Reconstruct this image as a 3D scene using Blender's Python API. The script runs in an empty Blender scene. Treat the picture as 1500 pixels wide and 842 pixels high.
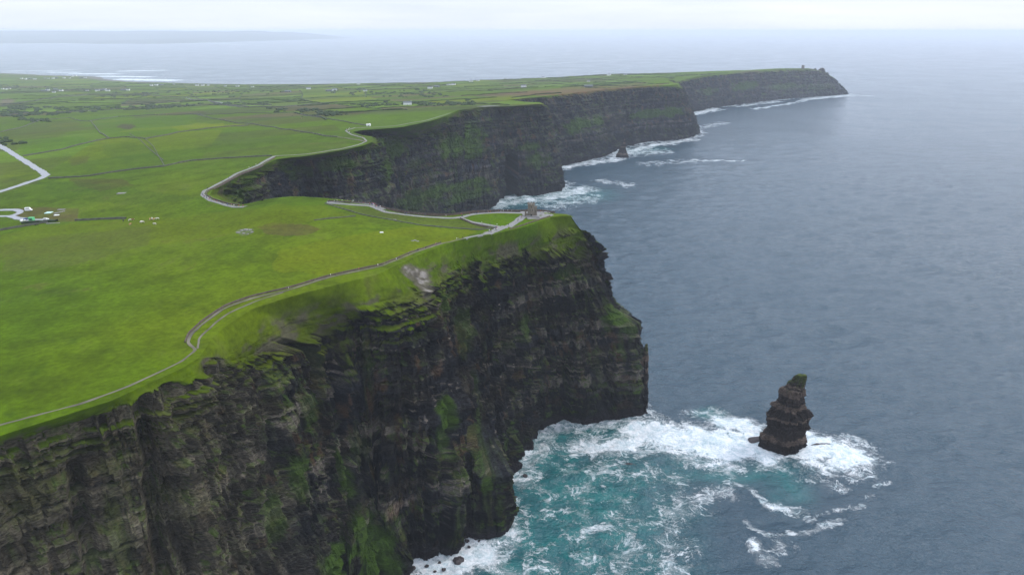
import bpy, bmesh, math, random
import numpy as np
from math import radians as R
random.seed(7)
RNG = np.random.default_rng(11)
SC = bpy.context.scene
COL = SC.collection

# ------------------------------------------------------------------ camera
CAMZ = 329.0
PITCH = R(20.6)
cam_d = bpy.data.cameras.new('camera')
cam_d.sensor_width = 36; cam_d.lens = 24.0
cam_d.clip_start = 1.0; cam_d.clip_end = 250000
cam = bpy.data.objects.new('camera', cam_d); COL.objects.link(cam)
cam.location = (0, 0, CAMZ); cam.rotation_euler = (math.pi/2 - PITCH, 0, 0)
SC.camera = cam
SC.view_settings.view_transform = 'Standard'
SC.view_settings.look = 'None'
SC.view_settings.gamma = 1
SC.view_settings.use_curve_mapping = False
SC.view_settings.exposure = 0.38
SC.cycles.use_denoising = True
SC.cycles.volume_bounces = 2
SC.cycles.max_bounces = 6

# ------------------------------------------------------------------ world + sun
SUN_EL, SUN_AZ = R(44), R(72)          # azimuth measured from +Y towards +X
W = bpy.data.worlds.new('World'); SC.world = W; W.use_nodes = True
nt = W.node_tree; N = nt.nodes; L = nt.links
for n in list(N): N.remove(n)
out = N.new('ShaderNodeOutputWorld'); bg = N.new('ShaderNodeBackground')
sky = N.new('ShaderNodeTexSky'); sky.sky_type = 'NISHITA'; sky.sun_disc = False
sky.sun_elevation = SUN_EL; sky.sun_rotation = SUN_AZ
sky.air_density = 1.0; sky.dust_density = 3.0; sky.ozone_density = 1.0; sky.altitude = 300
tc = N.new('ShaderNodeTexCoord')
mp = N.new('ShaderNodeMapping'); mp.inputs['Scale'].default_value = (1.0, 1.0, 9.0)
no = N.new('ShaderNodeTexNoise'); no.inputs['Scale'].default_value = 3.2; no.inputs['Detail'].default_value = 7; no.inputs['Roughness'].default_value = 0.55
rp = N.new('ShaderNodeValToRGB')
rp.color_ramp.elements[0].position = 0.30; rp.color_ramp.elements[0].color = (5.9, 6.55, 7.95, 1)
rp.color_ramp.elements[1].position = 0.72; rp.color_ramp.elements[1].color = (7.2, 7.65, 8.75, 1)
mx = N.new('ShaderNodeMix'); mx.data_type = 'RGBA'; mx.inputs['Factor'].default_value = 0.84
L.new(tc.outputs['Generated'], mp.inputs['Vector']); L.new(mp.outputs[0], no.inputs['Vector'])
L.new(no.outputs['Fac'], rp.inputs['Fac'])
L.new(sky.outputs[0], mx.inputs['A']); L.new(rp.outputs[0], mx.inputs['B'])
sep = N.new('ShaderNodeSeparateXYZ'); L.new(tc.outputs['Generated'], sep.inputs[0])
zr = N.new('ShaderNodeMapRange'); L.new(sep.outputs['Z'], zr.inputs['Value'])
zr.inputs['From Min'].default_value = 0; zr.inputs['From Max'].default_value = 1; zr.inputs['To Min'].default_value = 1.52; zr.inputs['To Max'].default_value = 2.9
vs = N.new('ShaderNodeVectorMath'); vs.operation = 'SCALE'; L.new(mx.outputs['Result'], vs.inputs[0]); L.new(zr.outputs[0], vs.inputs['Scale'])
L.new(vs.outputs[0], bg.inputs['Color']); bg.inputs['Strength'].default_value = 0.075
L.new(bg.outputs[0], out.inputs[0])
sd = bpy.data.lights.new('sun', 'SUN'); sd.energy = 1.3; sd.angle = R(14); sd.color = (1, 0.97, 0.92)
sun = bpy.data.objects.new('sun', sd); COL.objects.link(sun)
sun.rotation_euler = (math.pi/2 - SUN_EL, 0, -SUN_AZ + math.pi)
sun.rotation_euler = (-(math.pi/2 - SUN_EL), 0, -SUN_AZ)
HAZE_DENSITY = 5.2e-5

# ------------------------------------------------------------------ projection helpers
CP, SP = math.cos(PITCH), math.sin(PITCH)
def ray(px, py):
    u = (px-750)/1000.0; v = (py-421)/1000.0
    return u, CP - SP*v, -(SP + CP*v)
def atz(px, py, z):
    dx, dy, dz = ray(px, py); t = (z-CAMZ)/dz
    return np.array([dx*t, dy*t, z])
def aty(px, py, y):
    dx, dy, dz = ray(px, py); t = y/dy
    return np.array([dx*t, y, CAMZ+dz*t])
def proj(P):
    x, y, z = P[..., 0], P[..., 1], P[..., 2]-CAMZ
    d = y*CP - z*SP
    up = y*SP + z*CP
    return 750+1000*x/d, 421-1000*up/d, d

# ------------------------------------------------------------------ numpy noise
def _h(ix, iy, iz):
    h = (ix.astype(np.int64)*374761393 + iy.astype(np.int64)*668265263 + iz.astype(np.int64)*2147483647*7) & 0xffffffff
    h = ((h ^ (h >> 13))*1274126177) & 0xffffffff
    h = ((h ^ (h >> 16))*2246822519) & 0xffffffff
    h ^= (h >> 15)
    return (h & 0xffffff).astype(np.float32)/np.float32(0xffffff)
def vn(x, y, z=0.0):
    x, y, z = np.broadcast_arrays(np.asarray(x, float), np.asarray(y, float), np.asarray(z, float))
    fx, fy, fz = np.floor(x), np.floor(y), np.floor(z)
    a, b, c = x-fx, y-fy, z-fz
    a = a*a*(3-2*a); b = b*b*(3-2*b); c = c*c*(3-2*c)
    fx = fx.astype(np.int64); fy = fy.astype(np.int64); fz = fz.astype(np.int64)
    r = 0
    for k in (0, 1):
        wz = c if k else 1-c
        for j in (0, 1):
            wy = b if j else 1-b
            r = r + wz*wy*(_h(fx, fy+j, fz+k)*(1-a) + _h(fx+1, fy+j, fz+k)*a)
    return r*2-1
def fbm(x, y, z=0.0, o=4, rough=.5):
    s = 0; a = 1; t = 0; f = 1.0
    for i in range(o):
        s = s + a*vn(x*f+i*17.3, y*f-i*9.1, np.asarray(z)*f+i*5.7); t += a; a *= rough; f *= 2.03
    return s/t*1.35
def ridge(x, y, z=0.0, o=3):
    s = 0; a = 1; t = 0; f = 1.0
    for i in range(o):
        s = s + a*(1-2*np.abs(vn(x*f+i*31.3, y*f-i*4.1, np.asarray(z)*f+i*2.7))); t += a; a *= .5; f *= 2.1
    return s/t
def sm(a, b, x):
    t = np.clip((x-a)/(b-a), 0, 1); return t*t*(3-2*t)
def mixc(c, d, w):
    w = np.clip(w, 0, 1)[..., None]; return c*(1-w) + np.asarray(d)*w

# ------------------------------------------------------------------ object helpers
def tag(o, label=None, cat=None, group=None, kind=None):
    if label: o['label'] = label
    if cat: o['category'] = cat
    if group: o['group'] = group
    if kind: o['kind'] = kind
    return o
def mesh_np(name, V, F, mat, col=None, attrs=None, smooth=True, parent=None):
    me = bpy.data.meshes.new(name)
    V = np.asarray(V, np.float32); F = np.asarray(F, np.int32); k = F.shape[1]
    me.vertices.add(len(V)); me.vertices.foreach_set('co', V.ravel())
    me.loops.add(F.size); me.loops.foreach_set('vertex_index', F.ravel())
    me.polygons.add(len(F)); me.polygons.foreach_set('loop_start', np.arange(0, F.size, k, dtype=np.int32))
    me.polygons.foreach_set('loop_total', np.full(len(F), k, np.int32))
    me.polygons.foreach_set('use_smooth', np.full(len(F), smooth))
    me.update(calc_edges=True)
    if col is not None:
        a = me.color_attributes.new('Col', 'FLOAT_COLOR', 'POINT')
        c4 = np.ones((len(V), 4), np.float32); c4[:, :3] = col; a.data.foreach_set('color', c4.ravel())
    for nm, arr in (attrs or {}).items():
        a = me.attributes.new(nm, 'FLOAT', 'POINT'); a.data.foreach_set('value', np.asarray(arr, np.float32).ravel())
    me.materials.append(mat)
    o = bpy.data.objects.new(name, me); COL.objects.link(o)
    if parent: o.parent = parent
    return o
def grid_faces(nu, nv, flip=False):
    i = np.arange(nu*nv).reshape(nu, nv)
    a, b, c, d = i[:-1, :-1], i[1:, :-1], i[1:, 1:], i[:-1, 1:]
    q = (a, b, c, d) if not flip else (a, d, c, b)
    return np.stack([t.ravel() for t in q], 1)
def obj_bm(name, bm, mats, parent=None, smooth=False):
    me = bpy.data.meshes.new(name); bmesh.ops.recalc_face_normals(bm, faces=bm.faces); bm.to_mesh(me); bm.free()
    for m in (mats if isinstance(mats, (list, tuple)) else [mats]): me.materials.append(m)
    if smooth:
        for p in me.polygons: p.use_smooth = True
    o = bpy.data.objects.new(name, me); COL.objects.link(o)
    if parent: o.parent = parent
    return o
def empty(name, loc, rz=0):
    o = bpy.data.objects.new(name, None); COL.objects.link(o); o.location = loc; o.rotation_euler = (0, 0, rz); return o
def bx(bm, x0, x1, y0, y1, z0, z1, mi=0):
    vs = [bm.verts.new(p) for p in ((x0,y0,z0),(x1,y0,z0),(x1,y1,z0),(x0,y1,z0),(x0,y0,z1),(x1,y0,z1),(x1,y1,z1),(x0,y1,z1))]
    for f in ((0,3,2,1),(4,5,6,7),(0,1,5,4),(1,2,6,5),(2,3,7,6),(3,0,4,7)):
        fc = bm.faces.new([vs[i] for i in f]); fc.material_index = mi
    return vs

# ------------------------------------------------------------------ materials
def newmat(name):
    m = bpy.data.materials.new(name); m.use_nodes = True
    n = m.node_tree.nodes; b = n['Principled BSDF']; return m, m.node_tree, n, m.node_tree.links, b
def simple(name, col, rough=.8, var=.12, scale=3.0, metal=0.0, bump=0.0):
    m, t, n, l, b = newmat(name)
    no = n.new('ShaderNodeTexNoise'); no.inputs['Scale'].default_value = scale; no.inputs['Detail'].default_value = 4
    g = n.new('ShaderNodeNewGeometry'); l.new(g.outputs['Position'], no.inputs['Vector'])
    r = n.new('ShaderNodeMix'); r.data_type = 'RGBA'
    r.inputs['A'].default_value = (*[max(0, c*(1-var*2)) for c in col], 1); r.inputs['B'].default_value = (*[min(1, c*(1+var*2)) for c in col], 1)
    l.new(no.outputs['Fac'], r.inputs['Factor']); l.new(r.outputs['Result'], b.inputs['Base Color'])
    b.inputs['Roughness'].default_value = rough; b.inputs['Metallic'].default_value = metal
    b.inputs['Specular IOR Level'].default_value = 0.3
    if bump:
        bp = n.new('ShaderNodeBump'); bp.inputs['Strength'].default_value = 1; bp.inputs['Distance'].default_value = bump
        l.new(no.outputs['Fac'], bp.inputs['Height']); l.new(bp.outputs[0], b.inputs['Normal'])
    return m
def noise_node(n, l, vec, scale, detail=4, rough=.5, typ=None, dist=0.0):
    k = n.new('ShaderNodeTexNoise'); k.inputs['Scale'].default_value = scale; k.inputs['Detail'].default_value = detail
    k.inputs['Roughness'].default_value = rough; k.inputs['Distortion'].default_value = dist
    if typ: k.noise_type = typ
    l.new(vec, k.inputs['Vector']); return k
def mth(n, l, op, a, b=None, c=None, clamp=False):
    k = n.new('ShaderNodeMath'); k.operation = op; k.use_clamp = clamp
    for i, v in enumerate((a, b, c)):
        if v is None: continue
        if isinstance(v, (int, float)): k.inputs[i].default_value = v
        else: l.new(v, k.inputs[i])
    return k.outputs[0]
def mrange(n, l, v, a, b, c=0.0, d=1.0, smooth=True):
    k = n.new('ShaderNodeMapRange'); k.interpolation_type = 'SMOOTHSTEP' if smooth else 'LINEAR'
    l.new(v, k.inputs['Value'])
    for nm, x in (('From Min', a), ('From Max', b), ('To Min', c), ('To Max', d)): k.inputs[nm].default_value = x
    return k.outputs['Result']

def land_material():
    m, t, n, l, b = newmat('turf_and_rock')
    g = n.new('ShaderNodeNewGeometry'); at = n.new('ShaderNodeAttribute'); at.attribute_name = 'Col'
    rk = n.new('ShaderNodeAttribute'); rk.attribute_name = 'rock'
    pos = g.outputs['Position']
    n1 = noise_node(n, l, pos, 0.35, 6, .62); n2 = noise_node(n, l, pos, 0.035, 5, .6)
    mp = n.new('ShaderNodeMapping'); mp.inputs['Scale'].default_value = (0.5, 0.5, 2.2); l.new(pos, mp.inputs['Vector'])
    n3 = noise_node(n, l, mp.outputs[0], 0.9, 6, .65)
    a = mrange(n, l, n1.outputs['Fac'], .25, .75, .68, 1.32, False)
    c = mrange(n, l, n2.outputs['Fac'], .25, .75, .84, 1.16, False)
    d = mrange(n, l, n3.outputs['Fac'], .32, .68, .25, 1.85, False)
    gm = mth(n, l, 'MULTIPLY', a, c)
    mx = n.new('ShaderNodeMix'); mx.data_type = 'FLOAT'; l.new(rk.outputs['Fac'], mx.inputs['Factor'])
    l.new(gm, mx.inputs['A']); l.new(d, mx.inputs['B'])
    vm = n.new('ShaderNodeVectorMath'); vm.operation = 'SCALE'; l.new(at.outputs['Color'], vm.inputs[0]); l.new(mx.outputs['Result'], vm.inputs['Scale'])
    l.new(vm.outputs[0], b.inputs['Base Color'])
    b.inputs['Roughness'].default_value = .95; b.inputs['Specular IOR Level'].default_value = .04
    # bump: turf tufts on grass, bedding cracks on rock
    bh = n.new('ShaderNodeMix'); bh.data_type = 'FLOAT'; l.new(rk.outputs['Fac'], bh.inputs['Factor'])
    h1 = mth(n, l, 'MULTIPLY', n1.outputs['Fac'], .5); h3 = mth(n, l, 'MULTIPLY', n3.outputs['Fac'], 3.6)
    l.new(h1, bh.inputs['A']); l.new(h3, bh.inputs['B'])
    bp = n.new('ShaderNodeBump'); bp.inputs['Distance'].default_value = 1.0; bp.inputs['Strength'].default_value = .8
    l.new(bh.outputs['Result'], bp.inputs['Height']); l.new(bp.outputs[0], b.inputs['Normal'])
    return m
M_LAND = land_material()

def sea_material():
    m, t, n, l, b = newmat('sea_water')
    g = n.new('ShaderNodeNewGeometry'); pos = g.outputs['Position']
    af = n.new('ShaderNodeAttribute'); af.attribute_name = 'foam'
    ate = n.new('ShaderNodeAttribute'); ate.attribute_name = 'teal'
    # waves
    def wv(rot, sx, sy, scale, detail, rough):
        mp = n.new('ShaderNodeMapping'); mp.inputs['Rotation'].default_value = (0, 0, R(rot)); mp.inputs['Scale'].default_value = (sx, sy, 1)
        l.new(pos, mp.inputs['Vector']); return noise_node(n, l, mp.outputs[0], scale, detail, rough, None, .3).outputs['Fac']
    wlane = wv(12, .4, 1.0, .006, 3, .5)
    w1 = wv(14, .35, 1.0, .035, 3, .5)      # swell
    w2 = wv(22, .5, 1.0, .12, 5, .62)       # wind waves
    w3 = wv(-10, .7, 1.0, .45, 5, .62)      # chop
    h = mth(n, l, 'ADD', mth(n, l, 'MULTIPLY', w1, 4.5), mth(n, l, 'ADD', mth(n, l, 'MULTIPLY', w2, mrange(n, l, wlane, .36, .64, 3.0, 4.2)), mth(n, l, 'MULTIPLY', w3, 1.6)))
    # foam pattern
    wp = n.new('ShaderNodeTexNoise'); wp.inputs['Scale'].default_value = .06; wp.inputs['Detail'].default_value = 3; l.new(pos, wp.inputs['Vector'])
    sc = n.new('ShaderNodeVectorMath'); sc.operation = 'MULTIPLY_ADD'; l.new(wp.outputs['Color'], sc.inputs[0]); sc.inputs[1].default_value = (14, 14, 0); l.new(pos, sc.inputs[2])
    vo = n.new('ShaderNodeTexVoronoi'); vo.feature = 'DISTANCE_TO_EDGE'; vo.inputs['Scale'].default_value = .13; l.new(sc.outputs[0], vo.inputs['Vector'])
    vo2 = n.new('ShaderNodeTexVoronoi'); vo2.feature = 'DISTANCE_TO_EDGE'; vo2.inputs['Scale'].default_value = .42; l.new(sc.outputs[0], vo2.inputs['Vector'])
    nf = noise_node(n, l, pos, .16, 8, .68, None, .8)
    ns = noise_node(n, l, sc.outputs[0], 1.1, 5, .65)
    nb = noise_node(n, l, pos, .045, 4, .6, None, .4)
    def lace(scale, wmul, add, rot):
        mp = n.new('ShaderNodeMapping'); mp.inputs['Rotation'].default_value = (0, 0, R(rot)); mp.inputs['Scale'].default_value = (.72, 1.15, 1); l.new(sc.outputs[0], mp.inputs['Vector'])
        k = noise_node(n, l, mp.outputs[0], scale, 5, .62, None, .6)
        dd = mth(n, l, 'ABSOLUTE', mth(n, l, 'SUBTRACT', k.outputs['Fac'], .5))
        wd = mth(n, l, 'ADD', mth(n, l, 'MULTIPLY', dens, wmul), add)
        return mth(n, l, 'SUBTRACT', 1.0, mth(n, l, 'DIVIDE', dd, mth(n, l, 'MAXIMUM', wd, .002)), clamp=True)
    dens = mth(n, l, 'ADD', af.outputs['Fac'], mth(n, l, 'ADD', mth(n, l, 'MULTIPLY', mth(n, l, 'SUBTRACT', nb.outputs['Fac'], .5), 2.1), mth(n, l, 'MULTIPLY', mth(n, l, 'SUBTRACT', nf.outputs['Fac'], .5), 1.0)))
    gate = mrange(n, l, af.outputs['Fac'], 0.03, .25)
    lc = mth(n, l, 'MAXIMUM', lace(.06, .085, -.008, 20), mth(n, l, 'MULTIPLY', lace(.17, .07, -.006, -15), .9))
    lc = mth(n, l, 'MAXIMUM', lc, mth(n, l, 'MULTIPLY', lace(.6, .05, -.004, 5), .5))
    solid = mrange(n, l, mth(n, l, 'ADD', dens, mth(n, l, 'MULTIPLY', mth(n, l, 'SUBTRACT', ns.outputs['Fac'], .5), 1.1)), .66, .98)
    lcm = mth(n, l, 'MULTIPLY', mth(n, l, 'POWER', lc, 1.3), mrange(n, l, dens, .05, .45))
    foam = mth(n, l, 'MULTIPLY', mth(n, l, 'MAXIMUM', lcm, solid), gate, clamp=True)
    soft = mth(n, l, 'MULTIPLY', mrange(n, l, dens, .25, 1.0, 0, .30), gate, clamp=True)
    milky = mth(n, l, 'MAXIMUM', soft, foam)
    # water body colour
    ct = n.new('ShaderNodeMix'); ct.data_type = 'RGBA'; ct.inputs['A'].default_value = (.012, .044, .068, 1); ct.inputs['B'].default_value = (.001, .125, .122, 1)
    tn = noise_node(n, l, pos, .045, 5, .6)
    l.new(mth(n, l, 'MULTIPLY', ate.outputs['Fac'], mrange(n, l, tn.outputs['Fac'], .3, .7, .45, 1.25), clamp=True), ct.inputs['Factor'])
    cm = n.new('ShaderNodeMix'); cm.data_type = 'RGBA'; l.new(ct.outputs['Result'], cm.inputs['A']); cm.inputs['B'].default_value = (.62, .66, .68, 1)
    fa = n.new('ShaderNodeMix'); fa.data_type = 'RGBA'; fa.inputs['A'].default_value = (.36, .47, .50, 1); fa.inputs['B'].default_value = (.72, .74, .75, 1)
    l.new(mrange(n, l, mth(n, l, 'ADD', mth(n, l, 'MULTIPLY', nf.outputs['Fac'], .6), mth(n, l, 'MULTIPLY', ns.outputs['Fac'], .4)), .36, .60), fa.inputs['Factor']); l.new(fa.outputs['Result'], cm.inputs['B'])
    l.new(milky, cm.inputs['Factor']); l.new(cm.outputs['Result'], b.inputs['Base Color'])
    wl = noise_node(n, l, pos, .0035, 4, .55, None, .5)
    rr = mth(n, l, 'ADD', mrange(n, l, milky, 0, .5, 0, .7), mrange(n, l, wl.outputs['Fac'], .36, .64, .14, .22)); l.new(rr, b.inputs['Roughness'])
    b.inputs['IOR'].default_value = 1.33
    l.new(mth(n, l, 'SUBTRACT', .8, mth(n, l, 'MULTIPLY', foam, .7)), b.inputs['Specular IOR Level'])
    hh = mth(n, l, 'ADD', h, mth(n, l, 'MULTIPLY', foam, .5))
    bp = n.new('ShaderNodeBump'); bp.inputs['Distance'].default_value = 1.0; bp.inputs['Strength'].default_value = 1.0
    l.new(hh, bp.inputs['Height']); l.new(bp.outputs[0], b.inputs['Normal'])
    return m
M_SEA = sea_material()
M_PATH = simple('gravel_path', (.185, .18, .17), .9, .25, .8)
M_TRAIL = simple('worn_trail', (.115, .103, .075), .95, .5, .12)
M_ROAD = simple('asphalt_road', (.27, .28, .29), .9, .12, .5)
M_WALL = simple('field_stone', (.085, .085, .07), .95, .35, .3)
M_HEDGE = simple('hedge_leaves', (.022, .040, .012), .95, .4, .25)
M_FLAG = simple('flagstone', (.10, .075, .06), .9, .4, .6)
M_TOWER = simple('tower_stone', (.15, .13, .10), .95, .3, 1.6, bump=.15)
M_TOWERD = simple('tower_opening', (.02, .02, .02), .9)
M_WHITE = simple('white_render', (.72, .72, .70), .8, .06, .4)
M_SLATE = simple('slate_roof', (.11, .12, .135), .7, .15, .5)
M_DARK = simple('dark_glass', (.03, .035, .04), .3)
M_GREENP = simple('green_paint', (.10, .45, .18), .6)
M_TYRE = simple('rubber', (.02, .02, .02), .9)
M_CREAM = simple('cream_render', (.50, .47, .40), .8, .06, .4)

# ------------------------------------------------------------------ coast stations:  nodes E (plateau edge) S (brink) B (base), world coords
def nd(t):
    if t is None: return None
    if t[0] == 'y': return aty(*t[1:])
    if t[0] == 'w': return np.array(t[1:], float)
    return atz(*t)
# (E, S, M, B, p)   M optional, B may be None (auto)
ST = []
def st(E, S, B=None, M=None, p=1.0, off=None, foot=None):
    d = dict(E=nd(E), S=nd(S), B=nd(B), M=[nd(q) for q in M] if M else None, p=p, off=off)
    if foot:      # low ledge at the foot of the wall: (z, share of the way out) twice
        d['M'] = [np.array([*(d['S'][:2]*(1-g)+d['B'][:2]*g), z]) for z, g in foot]
    ST.append(d)
st(('w',-330,-260,196), ('w',-318,-266,188))
st(('w',-285,-60,197), ('w',-272,-66,189))
st(('w',-246,60,198), ('w',-234,54,190))
st((-200,722,198), (-190,745,190))
st((-60,668,198), (-60,684,191))
st((0,638,198), (0,654,191))
st((90,610,198), (90,624,191))
st((160,588,198), (165,606,190))
st((225,560,197), (228,590,190))
st((268,540,197), (290,556,188))
st((292,524,197), (322,520,191), off=26)
st((300,515,196), (352,545,172), off=30)
st((310,498,196), (405,520,170), off=30)
st((330,478,197), (445,512,166), off=10)
st((370,452,198), (478,492,166), B=(566,872,0), foot=((62,.22),(36,.62)))
st((430,433,199), (520,470,170), B=(584,846,0), foot=((52,.22),(26,.62)))
st((500,416,199), (575,478,168), B=(600,820,0))
st((555,402,199), (628,455,172), B=(628,815,0))
st((585,388,199), (645,437,172), B=(655,808,0), p=1.6)
st((610,375,199), (652,420,175), B=(672,804,0), p=2.0)
st((632,366,199), (664,416,174), B=(676,785,0), p=2.0)
st((650,360,198), (676,412,172), B=(710,789,0), foot=((66,.14),(48,.78)))
st((662,356,198), (684,408,171), B=(736,783,0), foot=((64,.12),(44,.86)))
st((676,352,198), (694,405,170), B=(733,727,0), foot=((60,.14),(40,.84)))
st((690,349,198), (706,403,168), B=(712,701,0), p=1.2)
st((706,346,197), (722,398,168), B=(741,697,0), p=2.0)
st((722,344,197), (735,392,168), B=(756,690,0), p=3.0)
st((738,340,196), (752,392,163), B=(754,666,0), p=1.2)
st((750,337,196), (768,396,157), B=(780,660,0), p=2.2)
st((762,334,196), (785,398,151), B=(782,631,0))
st((776,330,196), (806,396,149), B=(826,615,0))
st((790,325,196), (830,392,148), B=(872,617,0))
st((806,320,195), (850,385,148), B=(919,609,0), M=[('y',868,440,532), ('y',885,480,536)])
st((822,317,195), (862,372,153), B=(940,608,0), M=[('y',880,444,541), ('y',926,474,541)])
st((836,316,194), ('y',868,362,541), B=(950,606,0), M=[('y',882,442,556), ('y',929,471,553)])
st(('w',44,532,190), ('w',66,556,150), B=('w',120,575,0), M=[('w',84,566,110), ('w',104,570,84)])
st((815,313,195), ('w',40,560,160), B=('w',70,600,0))
st((790,311,197), ('w',14,525,182), B=('w',20,575,0))
st((740,311,198), ('w',-12,512,188), B=('w',-5,560,0))
st((690,313,198), ('w',-36,512,190), B=('w',-30,560,0))
st((640,317,198), ('w',-60,512,190))
st((590,313,199), ('w',-86,522,190))
st((555,304,200), ('w',-112,540,190))
st((520,296,201), ('w',-133,556,190))
st((480,292,203), ('w',-158,566,190))
st((430,289,204), ('w',-184,572,190))
st((385,293,203), ('w',-206,566,186))
st((362,300,199), (370,302,188), off=14)
st((340,300,198), (352,300,178), off=12)
st((318,296,198), (342,293,172), off=10)
st((306,287,198), (334,283,176), off=10)
st((312,277,198), (338,275,184), off=14)
st((330,266,198), (356,266,187), off=18)
st((352,256,198), (382,254,188), off=20)
st((380,245,198), (408,243,188), off=20)
st((405,234,198), (428,236,188), off=22)
st((450,229,198), (455,235,186), off=26)
st((500,221,198), (505,227,188), off=26)
st((530,214,198), (536,220,188), off=26)
st((545,208,198), (556,214,186), off=22)
st((545,200,198), (553,204,184), off=10)
st((530,197,198), (532,200,188), off=6)
st((516,193,198), (518,197,184), off=6)
st((530,190,198), (545,192,184), off=8)
st((556,188,198), (585,200,166), off=14)
st((590,185,197), (620,205,150), off=20)
st((620,179,196), (650,190,160), off=26)
st((650,170,194), (670,176,175), off=24)
st((672,162,192), (680,166,183), B=('w',-100,1290,0))
st((700,158,190), (705,162,184), B=(716,307,0))
st((722,157,188), (725,160,182), B=(737,290,0))
st((740,157,187), (742,160,181), B=(757,288,0))
st((765,156,186), (766,158,180), B=(780,287,0))
st((790,155,184), (792,157,178), B=(822,279,0))
st(('y',797,155,1490), ('y',799,157,1496), B=(826,276,0))
st(('w',60,1550,178), ('w',72,1555,172), B=('w',125,1560,0))
st(('w',-5,1625,174), ('w',4,1634,168), B=('w',40,1650,0))
st(('w',-45,1700,168), ('w',-36,1706,162), B=('w',20,1720,0))
st(('y',735,148.5,1735), ('y',737,150,1736), B=('w',50,1800,0))
st(('y',765,146,1740), ('y',767,147,1742), B=(800,247,0))
st(('y',800,142,1752), ('y',802,143,1754), B=(835,240,0))
st(('y',850,137,1900), ('y',852,138,1900), B=(882,230,0))
st(('y',900,132,2060), ('y',902,133,2062), B=(916,215,0))
st(('y',950,128,2140), ('y',952,129,2144), B=(950,208,0))
st(('y',982,126,2215), ('y',986,128,2225), B=(1000,204,0))
st(('y',992,125,2240), ('y',998,132,2250), B=(1014,201,0), M=[('y',1003,146,2260),('y',1013,168,2262)])
st(('w',560,2380,160), ('w',570,2385,150), B=('w',650,2400,0))
st(('w',560,2560,158), ('w',570,2562,150), B=('w',640,2580,0))
st(('w',600,2760,155), ('w',612,2764,148), B=('w',690,2790,0))
st(('y',985,121,2960), ('y',988,123,2966), B=(1009,165,0))
st(('y',1040,110,3190), ('y',1042,112,3190), B=(1044,158,0))
st(('y',1080,106,3380), ('y',1082,108,3375), B=(1085,153,0))
st(('y',1140,102,3640), ('y',1142,104,3630), B=(1140,146,0))
st(('y',1188,101,3800), ('y',1190,103,3790), B=(1195,142,0))
st(('y',1206,106,3850), ('y',1208,108,3840), B=(1222,140,0))
st(('y',1222,115,3900), ('y',1226,118,3890), B=(1243,138,0))
st(('w',1740,4010,60), ('w',1750,4015,50), B=('w',1830,4030,0))
st(('w',1560,4090,95), ('w',1565,4100,80), B=('w',1600,4180,0))
st(('w',1200,4250,90), ('w',1200,4260,70), B=('w',1210,4330,0))
st(('w',700,4500,70), ('w',700,4510,50), B=('w',710,4560,0))
nS = len(ST)
Sx = np.array([s['S'][:2] for s in ST])
tan = np.gradient(Sx, axis=0)
for i, s in enumerate(ST):
    d = tan[i]/np.linalg.norm(tan[i]); nrm = np.array([d[1], -d[0]])
    if s['B'] is None:
        off = s['off'] if s['off'] is not None else 24
        xy = s['S'][:2] + nrm*off; s['B'] = np.array([xy[0], xy[1], 0.0])

# ------------------------------------------------------------------ land height field (multiquadric through survey points)
CTRL = [s['E'] for s in ST[::1]]
for t in [(150,330,190),(300,330,196),(200,400,197),(0,450,196),(0,560,197.5),(300,400,199),(500,350,201),(420,300,206),(550,330,201),(650,335,198),
          (150,500,197.5),(380,420,199.5),(20,315,184),(100,290,186),(250,270,193),(250,240,191),(350,230,195),(450,215,197),(100,240,179),(200,205,184),(330,200,187),(450,180,183),
          (400,165,152),(300,165,142),(200,170,132),(60,190,140),(100,165,115),(100,140,70),(200,140,75),(350,140,80),(500,140,105),(600,142,128),(700,140,160),
          (600,160,168),(560,175,183),(800,128,145),(900,122,138),(700,120,85),(500,126,55),(400,128,38),(200,128,28),(90,120,12),(0,120,18),(1000,110,130),(1100,104,135)]:
    CTRL.append(atz(*t))
for t in [(-400,100,194),(-800,100,185),(-1500,300,165),(-2500,1000,120),(-3500,2500,60),(-5600,5900,5),(-5600,6500,-15),(-4300,5800,6),(-4300,6200,-12),(-3255,5400,4),(-3255,5750,-12),(-2366,4780,3),(-2366,5030,-12),
          (-1500,4620,3),(-1500,4850,-12),(-640,4620,12),(-640,5050,-12),(200,4700,20),(200,5000,-12),(900,4700,-14),(1700,4500,-14),(-7000,4000,40),(-7000,6500,-15),(-6000,1500,130),(-700,-300,190),(0,5600,-20)]:
    CTRL.append(np.array(t, float))
CTRL = np.array(CTRL)
keep = []
for i, p in enumerate(CTRL):
    if all(np.hypot(*(p[:2]-CTRL[j][:2])) > 6 for j in keep): keep.append(i)
CTRL = CTRL[keep]
CR = 12.0
def _phi(A, B): return np.sqrt((A[:, None, 0]-B[None, :, 0])**2 + (A[:, None, 1]-B[None, :, 1])**2 + CR*CR)
K = np.zeros((len(CTRL)+1,)*2); K[:-1, :-1] = _phi(CTRL, CTRL); K[-1, :-1] = 1; K[:-1, -1] = 1
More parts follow.
